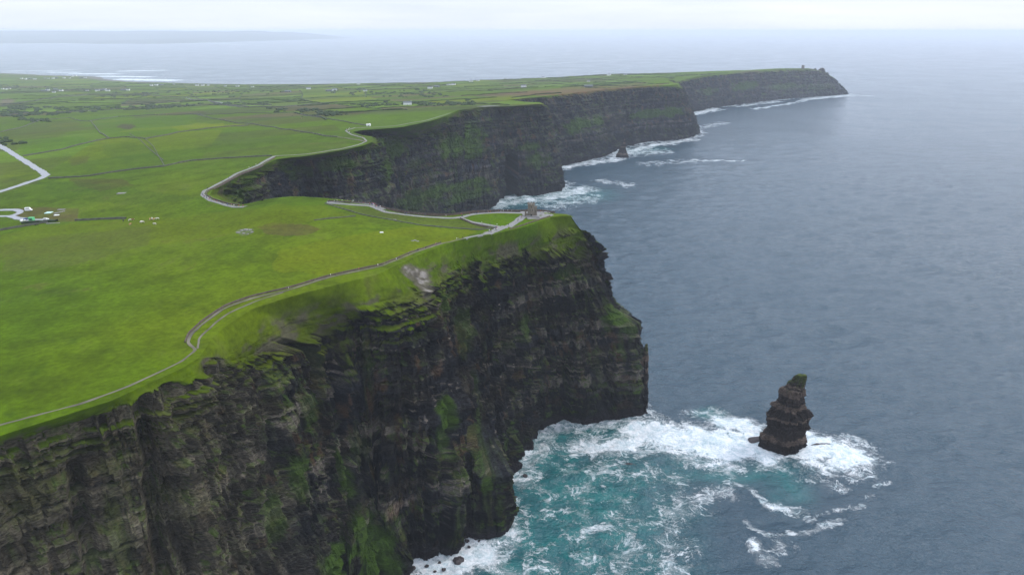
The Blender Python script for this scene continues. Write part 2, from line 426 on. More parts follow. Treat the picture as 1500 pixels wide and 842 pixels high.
# light smoothing keeps the surface gentle
K[:-1, :-1] -= np.eye(len(CTRL))*3.0
wgt = np.linalg.solve(K, np.append(CTRL[:, 2], 0))
def Hgt(x, y):
    x = np.asarray(x, float); y = np.asarray(y, float); sh = x.shape
    X = np.stack([x.ravel(), y.ravel()], 1); out_ = np.empty(len(X))
    for i in range(0, len(X), 40000):
        out_[i:i+40000] = _phi(X[i:i+40000], CTRL) @ wgt[:-1] + wgt[-1]
    r = np.hypot(X[:, 0], X[:, 1])
    out_ += fbm(X[:, 0]/45, X[:, 1]/45, 0, 3)*.7*sm(150, 400, r) + fbm(X[:, 0]/260, X[:, 1]/260, 3, 3)*6.0*sm(600, 1600, r)*sm(3, 40, out_)
    return out_.reshape(sh)
def ground(pts):
    """photo survey pixels -> points on the land (first hit of the sight line)"""
    pts = np.atleast_2d(np.array(pts, float)); res = []
    ts = np.geomspace(120, 9000, 420)
    for px, py in pts:
        dx, dy, dz = ray(px, py)
        h = CAMZ + dz*ts - Hgt(dx*ts, dy*ts)
        k = np.where(h < 0)[0]
        if len(k) == 0: k = [len(ts)-1]
        k = max(k[0], 1); f = h[k-1]/(h[k-1]-h[k]+1e-9); t = ts[k-1] + (ts[k]-ts[k-1])*min(max(f, 0), 1)
        res.append((dx*t, dy*t))
    return np.array(res)
for s in ST:
    s['E'][2] = Hgt(s['E'][0], s['E'][1])

EPOLY = np.array([s['E'][:2] for s in ST])
LAND = np.vstack([EPOLY, [(700, 6500), (-9000, 8000), (-9000, -400), (-330, -400)]])
def inside(x, y, poly):
    r = np.zeros(x.shape, bool); n = len(poly)
    for i in range(n):
        x1, y1 = poly[i]; x2, y2 = poly[(i+1) % n]
        if y1 == y2: continue
        c = ((y1 > y) != (y2 > y)) & (x < (x2-x1)*(y-y1)/(y2-y1)+x1)
        r ^= c
    return r
def dist_poly(x, y, P):
    d = np.full(x.shape, 1e9)
    for (x1, y1), (x2, y2) in zip(P[:-1], P[1:]):
        vx, vy = x2-x1, y2-y1; L2 = vx*vx+vy*vy+1e-9
        t = np.clip(((x-x1)*vx+(y-y1)*vy)/L2, 0, 1)
        d = np.minimum(d, np.hypot(x-x1-t*vx, y-y1-t*vy))
    return d

# ------------------------------------------------------------------ land colour (surface cover only)
G_BASE = np.array([.054, .095, .0012]); G_YEL = np.array([.092, .117, .0012]); G_DARK = np.array([.027, .058, .003]); G_LIGHT = np.array([.074, .126, .010])
BROWN = np.array([.070, .050, .020]); ROUGHG = np.array([.056, .066, .014]); STONE = np.array([.27, .26, .24])
def poly_px(P): return ground(P)
COVER = [  # (pixel outline on the land, colour, strength, soft edge noise)
    ([(410,366),(484,351),(615,331),(700,339),(680,350),(640,358),(590,380),(480,404),(400,396)], G_YEL, .9),
    ([(377,332),(400,327),(450,329),(472,335),(455,343),(420,346),(390,343)], BROWN*1.05, .75),
    ([(735,139),(760,134),(860,130),(940,126),(1000,119),(960,126),(890,133),(800,141)], np.array([.115,.062,.03]), .85),
    ([(700,139),(800,131),(950,120),(930,128),(800,139),(730,142)], np.array([.10,.065,.035]), .6),
    ([(20,305),(40,304),(60,304),(116,305),(113,324),(90,325),(28,320)], BROWN*1.1, .75),
    ([(0,194),(50,182),(105,174),(128,180),(90,200),(20,222),(0,222)], ROUGHG, .7),
    ([(0,147),(12,143),(24,149),(0,156)], np.array([.13,.095,.075]), .95),
    ([(105,173),(180,169),(290,168),(262,194),(213,204),(165,203),(150,196)], G_BASE*np.array([.95,1.08,1]), .6),
    ([(250,186),(290,180),(360,182),(330,188),(262,192)], G_YEL*1.15, .8),
    ([(430,160),(455,159),(545,163),(520,171),(480,172),(455,170)], BROWN*.8, .7),
    ([(300,150),(420,145),(490,150),(400,157),(340,156)], G_LIGHT*1.05, .6),
    ([(100,262),(180,262),(195,272),(150,280),(110,272)], BROWN*.8, .6), ([(60,268),(120,266),(210,280),(300,292),(200,300),(80,290)], G_DARK*1.1, .4), ([(150,212),(190,208),(222,215),(232,230),(180,236),(150,225)], G_DARK*1.15, .4), ([(0,262),(60,262),(50,270),(0,285)], ROUGHG, .5), ([(30,205),(120,200),(140,212),(60,225),(30,228)], G_BASE*np.array([.85,1.1,1]), .6), ([(100,232),(130,228),(128,238),(105,243)], BROWN*.8, .5),
    ([(180,182),(200,184),(190,190),(170,187)], np.array([.05,.03,.03]), .8),
    ([(540,186),(600,182),(670,166),(640,160),(560,165),(480,172)], G_LIGHT*.9, .6),
    ([(0,345),(60,332),(120,326),(230,322),(330,310),(420,300),(480,302),(520,320),(460,324),(300,350),(100,370),(0,380)], G_YEL*.85, .55),
    ([(0,360),(80,345),(220,330),(215,360),(100,390),(0,400)], ROUGHG*1.15, .5),
    ([(683,318),(695,315),(762,315),(752,331),(735,332),(700,326)], G_BASE*np.array([1.0,1.1,1]), .95),
    ([(748,333),(768,322),(790,326),(762,336)], G_BASE*np.array([1.0,1.1,1]), .9),
    ([(345,340),(352,335),(372,335),(372,342),(356,346)], STONE*.6, .3),
    ([(484,299),(545,306),(600,318),(670,323),(725,335),(700,337),(615,328),(532,313)], ROUGHG*1.05, .7),
]
COVER = [(poly_px(P), c, s_) for P, c, s_ in COVER]
SHORE = None
def fieldgrid(x, y):
    """warped lattice of the stone-walled fields"""
    a = R(24); wx = x + 60*np.sin(y/310+.4) + 45*np.sin(x/270+y/520); wy = y + 55*np.sin(x/260+1.1) + 40*np.sin((x-y)/420)
    u = (wx*math.cos(a)+wy*math.sin(a))/190; v = (-wx*math.sin(a)+wy*math.cos(a))/125
    return u, v
def land_col(x, y):
    r = np.hypot(x, y)
    n1 = fbm(x/150, y/150, 1.3, 4); n2 = fbm(x/28, y/28, 4.2, 4); n3 = fbm(x/420, y/420, 7.7, 3)
    c = np.broadcast_to(G_BASE, x.shape+(3,)).copy()
    c = mixc(c, G_YEL, .55*sm(-.25, .6, n1+.5*n3)); c = mixc(c, G_DARK, .35*sm(.15, .8, -n1+.6*n2))
    c = mixc(c, ROUGHG, .45*sm(.2, .8, n2*.7+n3*.5))
    n4 = fbm(x/9, y/9, 14.2, 4); n5 = fbm((x*.8+y*.6)/55, (y*.8-x*.6)/14, 17.2, 4); n6 = ridge(x/70+.8*n1, y/70, 21.1, 3)
    c = c*(1+.26*n4+.16*n5+.08*n3)[..., None]
    c = mixc(c, G_DARK*.9, .55*sm(.80, .97, n6)); c = mixc(c, BROWN*1.1, .40*sm(.5, .9, n5*.6+n4*.6+n2*.4)); c = mixc(c, ROUGHG*1.25, .5*sm(.35, .8, n1*.6+n4*.6))
    # far small fields
    u, v = fieldgrid(x, y); iu = np.floor(u); iv = np.floor(v + .5*(iu % 2)); q = _h(iu.astype(np.int64), iv.astype(np.int64), np.zeros(x.shape, np.int64)+5)
    q2 = _h(iu.astype(np.int64), iv.astype(np.int64), np.zeros(x.shape, np.int64)+9)
    far = sm(700, 1300, r)
    fc = np.where((q < .5)[..., None], G_BASE*1.0, G_LIGHT*1.05); fc = np.where(((q > .58) & (q < .70))[..., None], G_YEL*1.05, fc)
    fc = np.where(((q >= .70) & (q < .83))[..., None], ROUGHG, fc); fc = np.where((q > .93)[..., None], BROWN*.9+.01, fc)
    fc = fc*(.82+.36*q2)[..., None]
    c = c*(1-far*.75)[..., None] + fc*(far*.75)[..., None]
    rough_ = sm(.25, .7, fbm(x/330, y/170, 11.1, 4))*far
    c = mixc(c, np.array([.045, .05, .02]), rough_*.65)
    for P, cc, s_ in COVER:
        x0, y0 = P.min(0)-10; x1, y1 = P.max(0)+10
        m = (x > x0) & (x < x1) & (y > y0) & (y < y1)
        if not m.any(): continue
        xx, yy = x[m], y[m]; ext = max(x1-x0, y1-y0)
        jx = fbm(xx/12, yy/12, 2.2, 3)*ext*.02; jy = fbm(xx/12, yy/12, 9.2, 3)*ext*.02
        ins = inside(xx+jx, yy+jy, P).astype(float)*(.8+.35*fbm(xx/15, yy/15, 3.3, 3))
        c[m] = mixc(c[m], cc, ins*s_)
    # long-established shore rock at low level is added by the caller
    return c
print('setup')
# ------------------------------------------------------------------ land sheet
def build_land():
    az = np.arange(-64, 34.01, .085)*math.pi/180
    rr = [150.0]
    while rr[-1] < 8200: rr.append(rr[-1]*1.0042+.05)
    rr = np.array(rr)
    A, RR = np.meshgrid(az, rr, indexing='ij')
    x = np.sin(A)*RR; y = np.cos(A)*RR
    ins = inside(x, y, LAND)
    z = np.full(x.shape, -30.0); z[ins] = Hgt(x[ins], y[ins])
    F = grid_faces(*x.shape, flip=True)
    insf = ins.ravel(); zf = z.ravel()
    ok = insf[F].all(1) & (zf[F].max(1) > -8)
    F = F[ok]; used = np.zeros(x.size, bool); used[F.ravel()] = True
    mp = np.cumsum(used)-1; F = mp[F]
    X = x.ravel()[used]; Y = y.ravel()[used]; Z = zf[used]
    c = land_col(X, Y)
    sh = sm(5.5, 1.5, Z + 1.5*fbm(X/90, Y/90, 5, 3)); c = mixc(c, np.array([.13, .125, .11]), sh)
    rock = sh*.5
    o = mesh_np('land', np.stack([X, Y, Z], 1), F, M_LAND, c, {'rock': rock})
    tag(o, kind='structure')
    # wide outlying land to the left and behind the view
    gx, gy = np.meshgrid(np.arange(-9000, -250, 60.0), np.arange(-380, 8000, 60.0), indexing='ij')
    aa = np.degrees(np.arctan2(gx, gy)); z = Hgt(gx, gy) - 1.0
    c = land_col(gx.ravel(), gy.ravel())
    F = grid_faces(*gx.shape); out_m = (aa.ravel()[F].max(1) < -62) | ((np.hypot(gx, gy).ravel()[F].max(1) < 300))
    out_m &= inside(gx, gy, LAND).ravel()[F].all(1)
    o = mesh_np('outlying_land', np.stack([gx.ravel(), gy.ravel(), z.ravel()], 1), F[out_m][:, ::1], M_LAND, c, {'rock': np.zeros(gx.size)})
    tag(o, kind='structure')

# ------------------------------------------------------------------ cliffs
bed_z = [-20.0]
_r = random.Random(5)
while bed_z[-1] < 260: bed_z.append(bed_z[-1] + _r.choice([.8, 1.2, 1.6, 2.4, 3.2, 4.5, 6.5]))
bed_z = np.array(bed_z); bed_p = np.array([_r.uniform(-1, 1) for _ in bed_z]); bed_t = np.array([_r.random() for _ in bed_z])
DIP = (0.012, 0.018)
def smooth1(a, k):
    if k < 1: return a
    w = np.exp(-.5*(np.arange(-3*k, 3*k+1)/k)**2); w /= w.sum()
    p = np.pad(a, ((3*k, 3*k), (0, 0)), mode='edge')
    return np.stack([np.convolve(p[:, i], w, mode='valid') for i in range(a.shape[1])], 1)
def build_cliff(i0, i1, ds, dv, name, amp=1.0, tone=None, blobs=(), cave=None, sig=3.0, seed=0, green=0.0, grooves=(), scars=()):
    S_ = ST[i0:i1]
    cols = {}
    mid = np.array([(s['S'][:2]+s['B'][:2])*.5 for s in S_])
    seg = np.array([max(np.linalg.norm(a['S'][:2]-b['S'][:2]), np.linalg.norm(a['B'][:2]-b['B'][:2]), .5*np.linalg.norm(a['E'][:2]-b['E'][:2])) for a, b in zip(S_[:-1], S_[1:])])
    arc = np.concatenate([[0], np.cumsum(seg)]); n = int(arc[-1]/ds)+2; q = np.linspace(0, arc[-1], n)
    def itp(key, f=lambda s: s):
        A = np.array([f(s) for s in S_]); A = A.reshape(len(S_), -1)
        out_ = np.stack([np.interp(q, arc, A[:, k]) for k in range(A.shape[1])], 1)
        return smooth1(out_, max(1, int(sig/ds)))
    E = itp('E', lambda s: s['E']); S = itp('S', lambda s: s['S']); B = itp('B', lambda s: s['B']); p = itp('p', lambda s: np.array([s['p']]))[:, 0]
    T = np.gradient(E[:, :2], axis=0); T = smooth1(T, max(1, int(8/ds))); T /= np.linalg.norm(T, axis=1)[:, None]+1e-9
    I = E.copy(); I[:, 0] -= T[:, 1]*9; I[:, 1] += T[:, 0]*9
    def Mn(s, k):
        if s['M']: return s['M'][k]
        t = (.33, .66)[k]; z = s['S'][2]*(1-t); g = t**s['p']
        return np.array([*(s['S'][:2]*(1-g)+s['B'][:2]*g), z])
    M1 = itp('M', lambda s: Mn(s, 0)); M2 = itp('M', lambda s: Mn(s, 1))
    # rows
    rows = []; zone = []
    def seg_rows(P, Q, k, za, zb, end=False, g=None):
        for i in range(k + (1 if end else 0)):
            t = i/k; tt = t if g is None else g(t)
            rows.append(P*(1-t)+Q*t if g is None else np.concatenate([P[:, :2]*(1-tt)[:, None]+Q[:, :2]*tt[:, None], (P[:, 2:]*(1-t)+Q[:, 2:]*t)], 1)); zone.append(za*(1-t)+zb*t)
    lenES = np.linalg.norm(E-S, axis=1).mean()
    hS = S[:, 2].mean()
    seg_rows(I, E, max(3, int(9/dv/1.5)), -1, 0)
    seg_rows(E, S, max(4, int(lenES/dv)), 0, 1)
    k = max(6, int(hS*.36/dv)); seg_rows(S, M1, k, 1, 2); seg_rows(M1, M2, k, 2, 3); seg_rows(M2, B, k, 3, 4)
    Bl = B.copy(); Bl[:, 2] = -7; seg_rows(B, Bl, max(2, int(5/dv)), 4, 4.2, True)
    P = np.stack(rows, 1); zone = np.array(zone)[None, :]*np.ones((n, 1))
    nv = P.shape[1]
    # inland strip follows the land
    st_ = zone[0] <= 0
    hs = Hgt(P[:, st_, 0], P[:, st_, 1]); P[:, st_, 2] = hs + .22
    P[:, 0, 2] -= 1.2
    # smooth surface normals
    du = np.gradient(P, axis=0); dv_ = np.gradient(P, axis=1); Nn = np.cross(dv_, du)
    Nn /= np.linalg.norm(Nn, axis=2)[..., None]+1e-9
    Ns = Nn.copy(); kk = max(1, int(5/ds))
    w = np.exp(-.5*(np.arange(-2*kk, 2*kk+1)/kk)**2); w /= w.sum()
    pad = np.pad(Ns, ((2*kk, 2*kk), (0, 0), (0, 0)), mode='edge'); Ns = sum(w[j]*pad[j:j+n] for j in range(len(w)))
    Ns /= np.linalg.norm(Ns, axis=2)[..., None]+1e-9
    x, y, z = P[..., 0], P[..., 1], P[..., 2]
    s_ = q[:, None]*np.ones((1, nv)) + seed*1000
    rag = fbm(s_/26, z/14, seed+.5, 4)*.55 + fbm(s_/7, z/5, seed+1.5, 3)*.25
    wf = sm(.55, 1.02, zone + rag*sm(0, .4, zone)*sm(1.8, 1.0, zone))           # 0 turf slope, 1 rock
    ws = sm(0.05, .5, zone)*(1-wf)
    depth = np.clip((S[:, 2][:, None]-z)/S[:, 2][:, None], 0, 1)
    zb = z + DIP[0]*x + DIP[1]*y + 1.5*fbm(s_/60, z/90, 2, 2)
    bi = np.clip(np.searchsorted(bed_z, zb.ravel()).reshape(zb.shape), 1, len(bed_z)-1)
    bf = (zb-bed_z[bi-1])/(bed_z[bi]-bed_z[bi-1])
    bp_ = bed_p[bi]; prof = (.5-.9*(bf-.5)*1.0)
    rib = ridge(s_/46, z/520, seed+3, 2); colm = ridge(s_/13, z/140, seed+6, 3)
    warp = 2.5*vn(s_/9, z/9, seed+8)
    blk = _h(np.floor((s_+warp)/(2.2+4*bed_t[bi])+bi*7.7).astype(np.int64), bi.astype(np.int64), np.zeros(bi.shape, np.int64)+seed)
    blk2 = _h(np.floor((s_+warp*.5)/(9+8*bed_t[bi//2])+(bi//3)*3.1).astype(np.int64), (bi//3).astype(np.int64), np.zeros(bi.shape, np.int64)+seed+3)
    crack = sm(.78, .97, ridge((s_+5*vn(z/21, s_/50, seed+43)+1.5*vn(z/6, s_/9, seed+47))/21, z/110, seed+12, 3)); col2 = ridge(s_/5.2, z/46, seed+16, 2)
    bp_ = np.where(bp_ > 0, bp_**.6, -(-bp_)**.6) if False else np.sign(bp_)*np.abs(bp_)**.6
    big = fbm(s_/80, z/150, seed+15, 3)
    sw = s_ + 4*vn(z/23, s_/90, seed+41) + 1.5*vn(z/7, s_/30, seed+42)
    colm = ridge(sw/15, z/300, seed+6, 2)
    dj = 7.5*(rib-.2)*(.35+.65*depth) + 5.5*(colm-.2) + 4.5*big + 2.0*fbm(sw/9, z/120, seed+44, 2)
    qs = 2.6+1.2*vn(s_/60, z/40, seed+45); dj = .18*dj + .82*np.round(dj/qs)*qs          # joint-controlled faces
    d = wf*amp*(dj + 1.3*np.round(2*col2)/2 + 1.9*bp_*(.75+.45*vn(s_/45, z/60, seed+1)) + 1.1*prof
                + 1.9*(blk-.5) + 3.2*(blk2-.5) - 6.0*crack + 1.2*fbm(s_/4, z/4, seed+20, 3))
    d += ws*amp*(2.2*fbm(x/16, y/16, z/16, 4) + .6*ridge(x/5, y/5, z/5, 3)+.25*bp_)
    if grooves:
        gx, gy, gd = proj(P)
        for pts, dep, wid in grooves:
            sg, zg = [], []
            for qx, qy in pts:
                e2 = (gx-qx)**2 + (gy-qy)**2 + 1e3*(zone < .3); near = e2 < max(9, e2.min()*4+1); kq = np.argmin(np.where(near, gd, 1e9)); sg.append(s_.ravel()[kq]); zg.append(z.ravel()[kq])
            o_ = np.argsort(zg); sg = np.array(sg)[o_]; zg = np.array(zg)[o_]
            s0 = np.interp(z, zg, sg) + 2.2*fbm(z/13, s_*0+dep, 3, 3); zm = sm(zg[0]-14, zg[0]+4, z)*sm(zg[-1]+16, zg[-1]-2, z)*sm(.35, 1.0, zone)
            q_ = np.abs(s_-s0)/wid; d -= dep*zm*(sm(1.35, .55, q_) if dep > 0 else sm(1.5, .75, q_))
    d *= sm(0.0, .25, zone)
    d *= 1-.55*sm(3.7, 4.05, zone)
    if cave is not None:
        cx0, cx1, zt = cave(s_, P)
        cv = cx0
    P = P + Ns*d[..., None]*np.array([1, 1, .25])
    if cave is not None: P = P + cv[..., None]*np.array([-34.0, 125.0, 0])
    V = P.reshape(-1, 3)
    # displaced normals
    du = np.gradient(P, axis=0); dv_ = np.gradient(P, axis=1); Nd = np.cross(dv_, du); Nd /= np.linalg.norm(Nd, axis=2)[..., None]+1e-9
    up = Nd[..., 2]
    x, y, z = P[..., 0], P[..., 1], P[..., 2]
    # ---- surface cover
    base = land_col(x.ravel(), y.ravel()).reshape(n, nv, 3)
    t1 = fbm(s_/22, z/10, seed+30, 4); t2 = fbm(s_/6, z/9, seed+31, 4); t3 = fbm(s_/2.2, z/16, seed+33, 4); t4 = fbm(s_/90, z/60, seed+34, 3)
    rock = np.broadcast_to(np.array([.0175, .0168, .0172]), P.shape).copy()
    rock = mixc(rock, np.array([.036, .030, .023]), sm(-.1, .7, t1)); rock = mixc(rock, np.array([.012, .013, .016]), sm(.0, .7, -t1+.4*t3))
    tn = bed_t[bi]
    fz = (z + DIP[0]*x + DIP[1]*y + 1.5*fbm(s_/60, z/90, 2, 2))/(1.0 if ds < 1.2 else 3.2)
    fl = _h(np.floor(fz).astype(np.int64), np.floor(s_/40+.3*vn(s_/9, z/9)).astype(np.int64), np.zeros(fz.shape, np.int64)+seed)
    rock = rock*(1+(1.1 if ds < 1.2 else .5)*(fl-.45)*sm(-.5, .4, t2+.3))[..., None]
    rock = mixc(rock, np.array([.135, .112, .088]), (.75 if ds < 1.2 else .22)*sm(.86, .95, fl)*sm(-.05, .35, t3*.7+t1*.5+.1))
    rock = rock*(.55+.8*tn)[..., None]*(1+.55*np.clip(t3, -1, 1))[..., None]
    pale = sm(.70, .92, tn + .55*t2*1.0 - .12)*sm(-.15, .35, t4+.25*t1)
    rock = mixc(rock, np.array([.150, .128, .104]), pale*(.8 if ds < 1.2 else .25))
    rock = mixc(rock, np.array([.105, .058, .028]), .5*sm(.35, .8, fbm(s_/8, z/12, seed+40, 3)))
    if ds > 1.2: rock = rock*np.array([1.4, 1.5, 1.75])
    else:
        crest = sm(150, 178, z+6*t2)*sm(335, 270, y+14*t1)
        rock = mixc(rock, np.array([.135, .118, .078])*1.0, crest*(.35+.6*tn)*sm(-.4, .5, t3+t2*.5+.2))
    if tone is not None:
        tw = tone(s_, P)[..., None]
        warm = np.array([.080, .070, .048])*(.55+.9*tn[..., None])*(1+.5*t2[..., None])
        lich = np.array([.085, .095, .028])
        rw = warm*(1-.45*sm(.1, .7, t1)[..., None]) + lich*.45*sm(.1, .7, t1)[..., None]
        rock = rock*(1-tw) + rw*tw
    slope_c = mixc(base*.72, np.array([.070, .072, .020]), .55*sm(-.2, .6, fbm(x/14, y/14, z/10, 4)))
    slope_c = mixc(slope_c, np.array([.05, .045, .025]), .55*sm(.15, .7, fbm(x/9, y/9, z/7, 4)))
    moss = np.array([.026, .040, .007]); mossb = np.array([.036, .070, .006])
    shale = sm(52, 30, z + 7*t4 + 3*t1); rock = rock*(1-.5*shale)[..., None]*(1 + shale[..., None]*np.array([-.12, -.04, .08]))
    gm = sm(.30, .60, up + .18*t2 + .10*t1) * sm(-.45, .25, t4+t1*.6+green+.2)
    gm = gm*.9*sm(-.25, .35, t3+.4*t2+.15); gm = np.maximum(gm, sm(.42, .85, fbm(s_/11, z/46, seed+50, 4)+green*.6+.3*t3+.06)*.8)
    gb = np.zeros(x.shape)
    if blobs: bpx, bpy_, bdd = proj(P)
    for (qx, qy, rx, rz, stg) in blobs:
        e2 = (bpx-qx)**2 + (bpy_-qy)**2 + 1e3*(zone < .5); near = e2 < max(9, e2.min()*4+1); kq = np.argmin(np.where(near, bdd, 1e9)); cx, cy, cz = P.reshape(-1, 3)[kq]
        dd = np.sqrt(((x-cx)**2+(y-cy)**2)/rx**2 + ((z-cz)/rz)**2) + .35*t2+.3*t1
        gb = np.maximum(gb, stg*sm(1.05, .55, dd))
    gm = np.clip(np.maximum(gm*.85, gb), 0, 1)*sm(4, 14, z+6*t2)
    mc = mixc(np.broadcast_to(moss, P.shape), mossb, sm(-.2, .6, t2)+gb*.8)
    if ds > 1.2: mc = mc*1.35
    mc = mixc(mc, np.array([.07, .06, .02]), .55*sm(.1, .6, t3-.1)*(1-gb))
    if cave is not None: rock = mixc(rock, np.array([.008, .009, .010]), cv*.9); gm = gm*(1-cv)  # cave gloom painted into the rock colour inside the cave mask
    rock = mixc(rock, mc, gm*.92)
    rock = mixc(rock, np.array([.016, .014, .016]), sm(9, 3, z+3*t2))      # wet tide band
    tz = sm(.0, .75, zone+.35*fbm(x/11, y/11, z/9, 3)*sm(0, .2, zone)); c = base*(1-tz)[..., None]+slope_c*tz[..., None]
    w2 = sm(.25, .75, wf)*np.maximum(sm(.80, .62, up+.12*t2), sm(1.02, 1.25, zone+.1*t1))
    c = c*(1-w2)[..., None] + rock*w2[..., None]
    for (qx, qy, rx, rz) in scars:
        bx_, by_, bd_ = proj(P); e2 = (bx_-qx)**2 + (by_-qy)**2; near = e2 < max(9, e2.min()*4+1); kq = np.argmin(np.where(near, bd_, 1e9)); cx, cy, cz = P.reshape(-1, 3)[kq]
        dd = np.sqrt(((x-cx)**2+(y-cy)**2)/rx**2 + ((z-cz)/rz)**2) + .35*t2+.3*t3; c = mixc(c, np.array([.095, .085, .062]), .85*sm(1.15, .6, dd)); c = mixc(c, np.array([.24, .22, .20]), .8*sm(.5, .2, dd+.3*t3))
    # bare scars on the turf slope
    sc_ = (1-w2)*sm(.45, .8, fbm(x/10, y/10, z/8+3, 4)+.5*sm(.7, .4, up))*sm(.15, .4, zone)
    c = mixc(c, np.array([.07, .06, .045]), sc_*.8)
    rk = w2*(1-gm*.5)
    return_P = P
    o = mesh_np(name, V, grid_faces(n, nv), M_LAND, c.reshape(-1, 3), {'rock': rk.ravel()}, smooth=False)
    tag(o, kind='structure')
    return o, P, s_

def idx_of(px, py):   # nearest station by brink pixel
    pr = np.array([proj(s['S'])[:2] for s in ST]); return int(np.argmin(np.hypot(pr[:, 0]-px, pr[:, 1]-py)))
I_TIP = next(i for i, s in enumerate(ST) if np.allclose(s['B'], nd((950,606,0))))
I_BAY = next(i for i, s in enumerate(ST) if abs(s['E'][0]-nd((385,293,203))[0]) < 1e-3)
I_2ND = next(i for i, s in enumerate(ST) if abs(s['B'][0]+100) < 1e-6)
I_3RD = next(i for i, s in enumerate(ST) if abs(s['B'][0]-50) < 1e-6 and abs(s['B'][1]-1800) < 1e-6)
I_HAG = next(i for i, s in enumerate(ST) if abs(s['B'][0]-690) < 1e-6)

build_land()
def tone_near(s_, P):
    pxx = P[..., 0]*.9 + P[..., 1]*.45
    # paler, lichen-streaked sandstone along the nearest stretch
    return sm(320, 235, P[..., 1] + 12*vn(s_/15, P[..., 2]/20, 3))*.75
NB = [  # moss and grass patches on the near face: world centre, horizontal radius, vertical radius, strength
]
def blob_y(px, py, Y, rx, rz, s=1.0): NB.append((px, py, rx, rz, s))
blob_y(655, 600, 400, 9, 16, 1); blob_y(650, 640, 398, 5, 18, .8); blob_y(716, 712, 400, 5, 8, .9); blob_y(729, 738, 392, 3, 9, .6)
blob_y(905, 468, 545, 20, 8, 1); blob_y(500, 690, 345, 7, 25, .9); blob_y(545, 800, 345, 20, 24, 1.2); blob_y(560, 835, 345, 20, 16, 1.2); blob_y(500, 830, 335, 22, 14, 1.1); blob_y(530, 770, 345, 9, 16, 1.0)
blob_y(680, 480, 440, 12, 18, .7); blob_y(400, 760, 300, 10, 18, .7); blob_y(440, 700, 310, 10, 16, .8); blob_y(770, 480, 520, 9, 14, .7)
blob_y(745, 660, 460, 5, 16, .7); blob_y(460, 600, 335, 8, 16, .7); blob_y(830, 400, 525, 22, 8, .7); blob_y(655, 445, 400, 10, 10, .8)
GROOVES = [([(447,508),(455,560),(468,640),(488,700)], 13, 4.5), ([(630,650),(628,700),(628,780)], 9, 4), ([(688,540),(686,620),(688,690)], 9, 4), ([(742,500),(747,570),(752,640)], 10, 5), ([(838,470),(832,540),(828,595)], 5, 3),
    ([(215,640),(230,740),(242,840)], 8, 4), ([(560,590),(556,690),(552,760)], 6, 3.5), ([(330,560),(348,640),(362,720)], 7, 3.5), ([(895,510),(900,590)], 5, 3), ([(120,690),(130,800)], 6, 3), ([(590,520),(600,620),(602,700)], 5, 3), ([(785,470),(790,560)], 5, 3),
    ([(500,540),(506,660),(518,820)], -10, 6), ([(655,590),(656,690),(664,790)], -8, 6), ([(768,500),(764,590),(758,670)], -5, 5), ([(400,560),(420,700),(440,830)], -6, 8), ([(280,560),(300,700),(318,830)], -5, 9)]
build_cliff(0, I_TIP+1, .62, .60, 'near_cliff', 1.0, tone_near, NB, sig=2.4, seed=1, grooves=GROOVES, scars=[(600,396,6,4),(610,402,8,4),(618,411,8,5),(628,424,6,6),(596,391,5,2),(622,400,5,3)])
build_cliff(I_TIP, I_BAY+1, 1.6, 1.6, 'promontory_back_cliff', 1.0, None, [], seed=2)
SB = []
def blob2(px, py, Y, rx, rz, s=1.0): SB.append((px, py, rx, rz, s))
for a in ((370,262,600,22,9,1),(350,285,560,16,8,1),(420,240,700,26,8,.9),(580,215,1000,60,18,1),(560,200,980,50,14,1),(500,245,840,40,8,.8),(620,300,1100,60,16,.8),(680,285,1200,60,14,.9),(790,235,1460,40,20,.8),(665,215,1180,50,28,1),(690,205,1250,30,20,.8),(640,280,1150,60,16,.9),(690,270,1250,55,12,.9),(600,290,1100,50,14,.7),(580,205,1000,40,14,.8),(440,250,760,25,10,.6),
          (490,240,840,30,12,.8),(780,215,1450,40,10,.8),(610,240,1080,40,10,.5)): blob2(*a)
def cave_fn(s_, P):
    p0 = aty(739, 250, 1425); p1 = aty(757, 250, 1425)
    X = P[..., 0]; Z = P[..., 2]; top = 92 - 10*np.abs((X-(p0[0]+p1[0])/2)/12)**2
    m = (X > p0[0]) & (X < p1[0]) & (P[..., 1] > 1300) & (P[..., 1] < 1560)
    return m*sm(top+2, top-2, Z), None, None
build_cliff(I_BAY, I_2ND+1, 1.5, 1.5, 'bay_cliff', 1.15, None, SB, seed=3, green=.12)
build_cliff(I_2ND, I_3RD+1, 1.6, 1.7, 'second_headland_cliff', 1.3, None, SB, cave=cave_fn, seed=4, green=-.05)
TB = []
def blob3(px, py, Y, rx, rz, s=1.0): TB.append((px, py, rx, rz, s))
for a in ((850,185,1880,90,22,1),(880,178,1960,60,16,.9),(950,170,2150,90,18,1),(985,165,2230,60,20,1)): blob3(*a)
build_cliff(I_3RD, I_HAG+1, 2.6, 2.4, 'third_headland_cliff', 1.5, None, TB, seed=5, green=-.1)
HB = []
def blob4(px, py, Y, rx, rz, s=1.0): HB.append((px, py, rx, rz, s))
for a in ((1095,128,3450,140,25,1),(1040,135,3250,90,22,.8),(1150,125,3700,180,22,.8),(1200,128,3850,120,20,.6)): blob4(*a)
build_cliff(I_HAG, nS, 5.0, 4.0, 'far_headland_cliff', 2.2, None, HB, sig=8, seed=6)

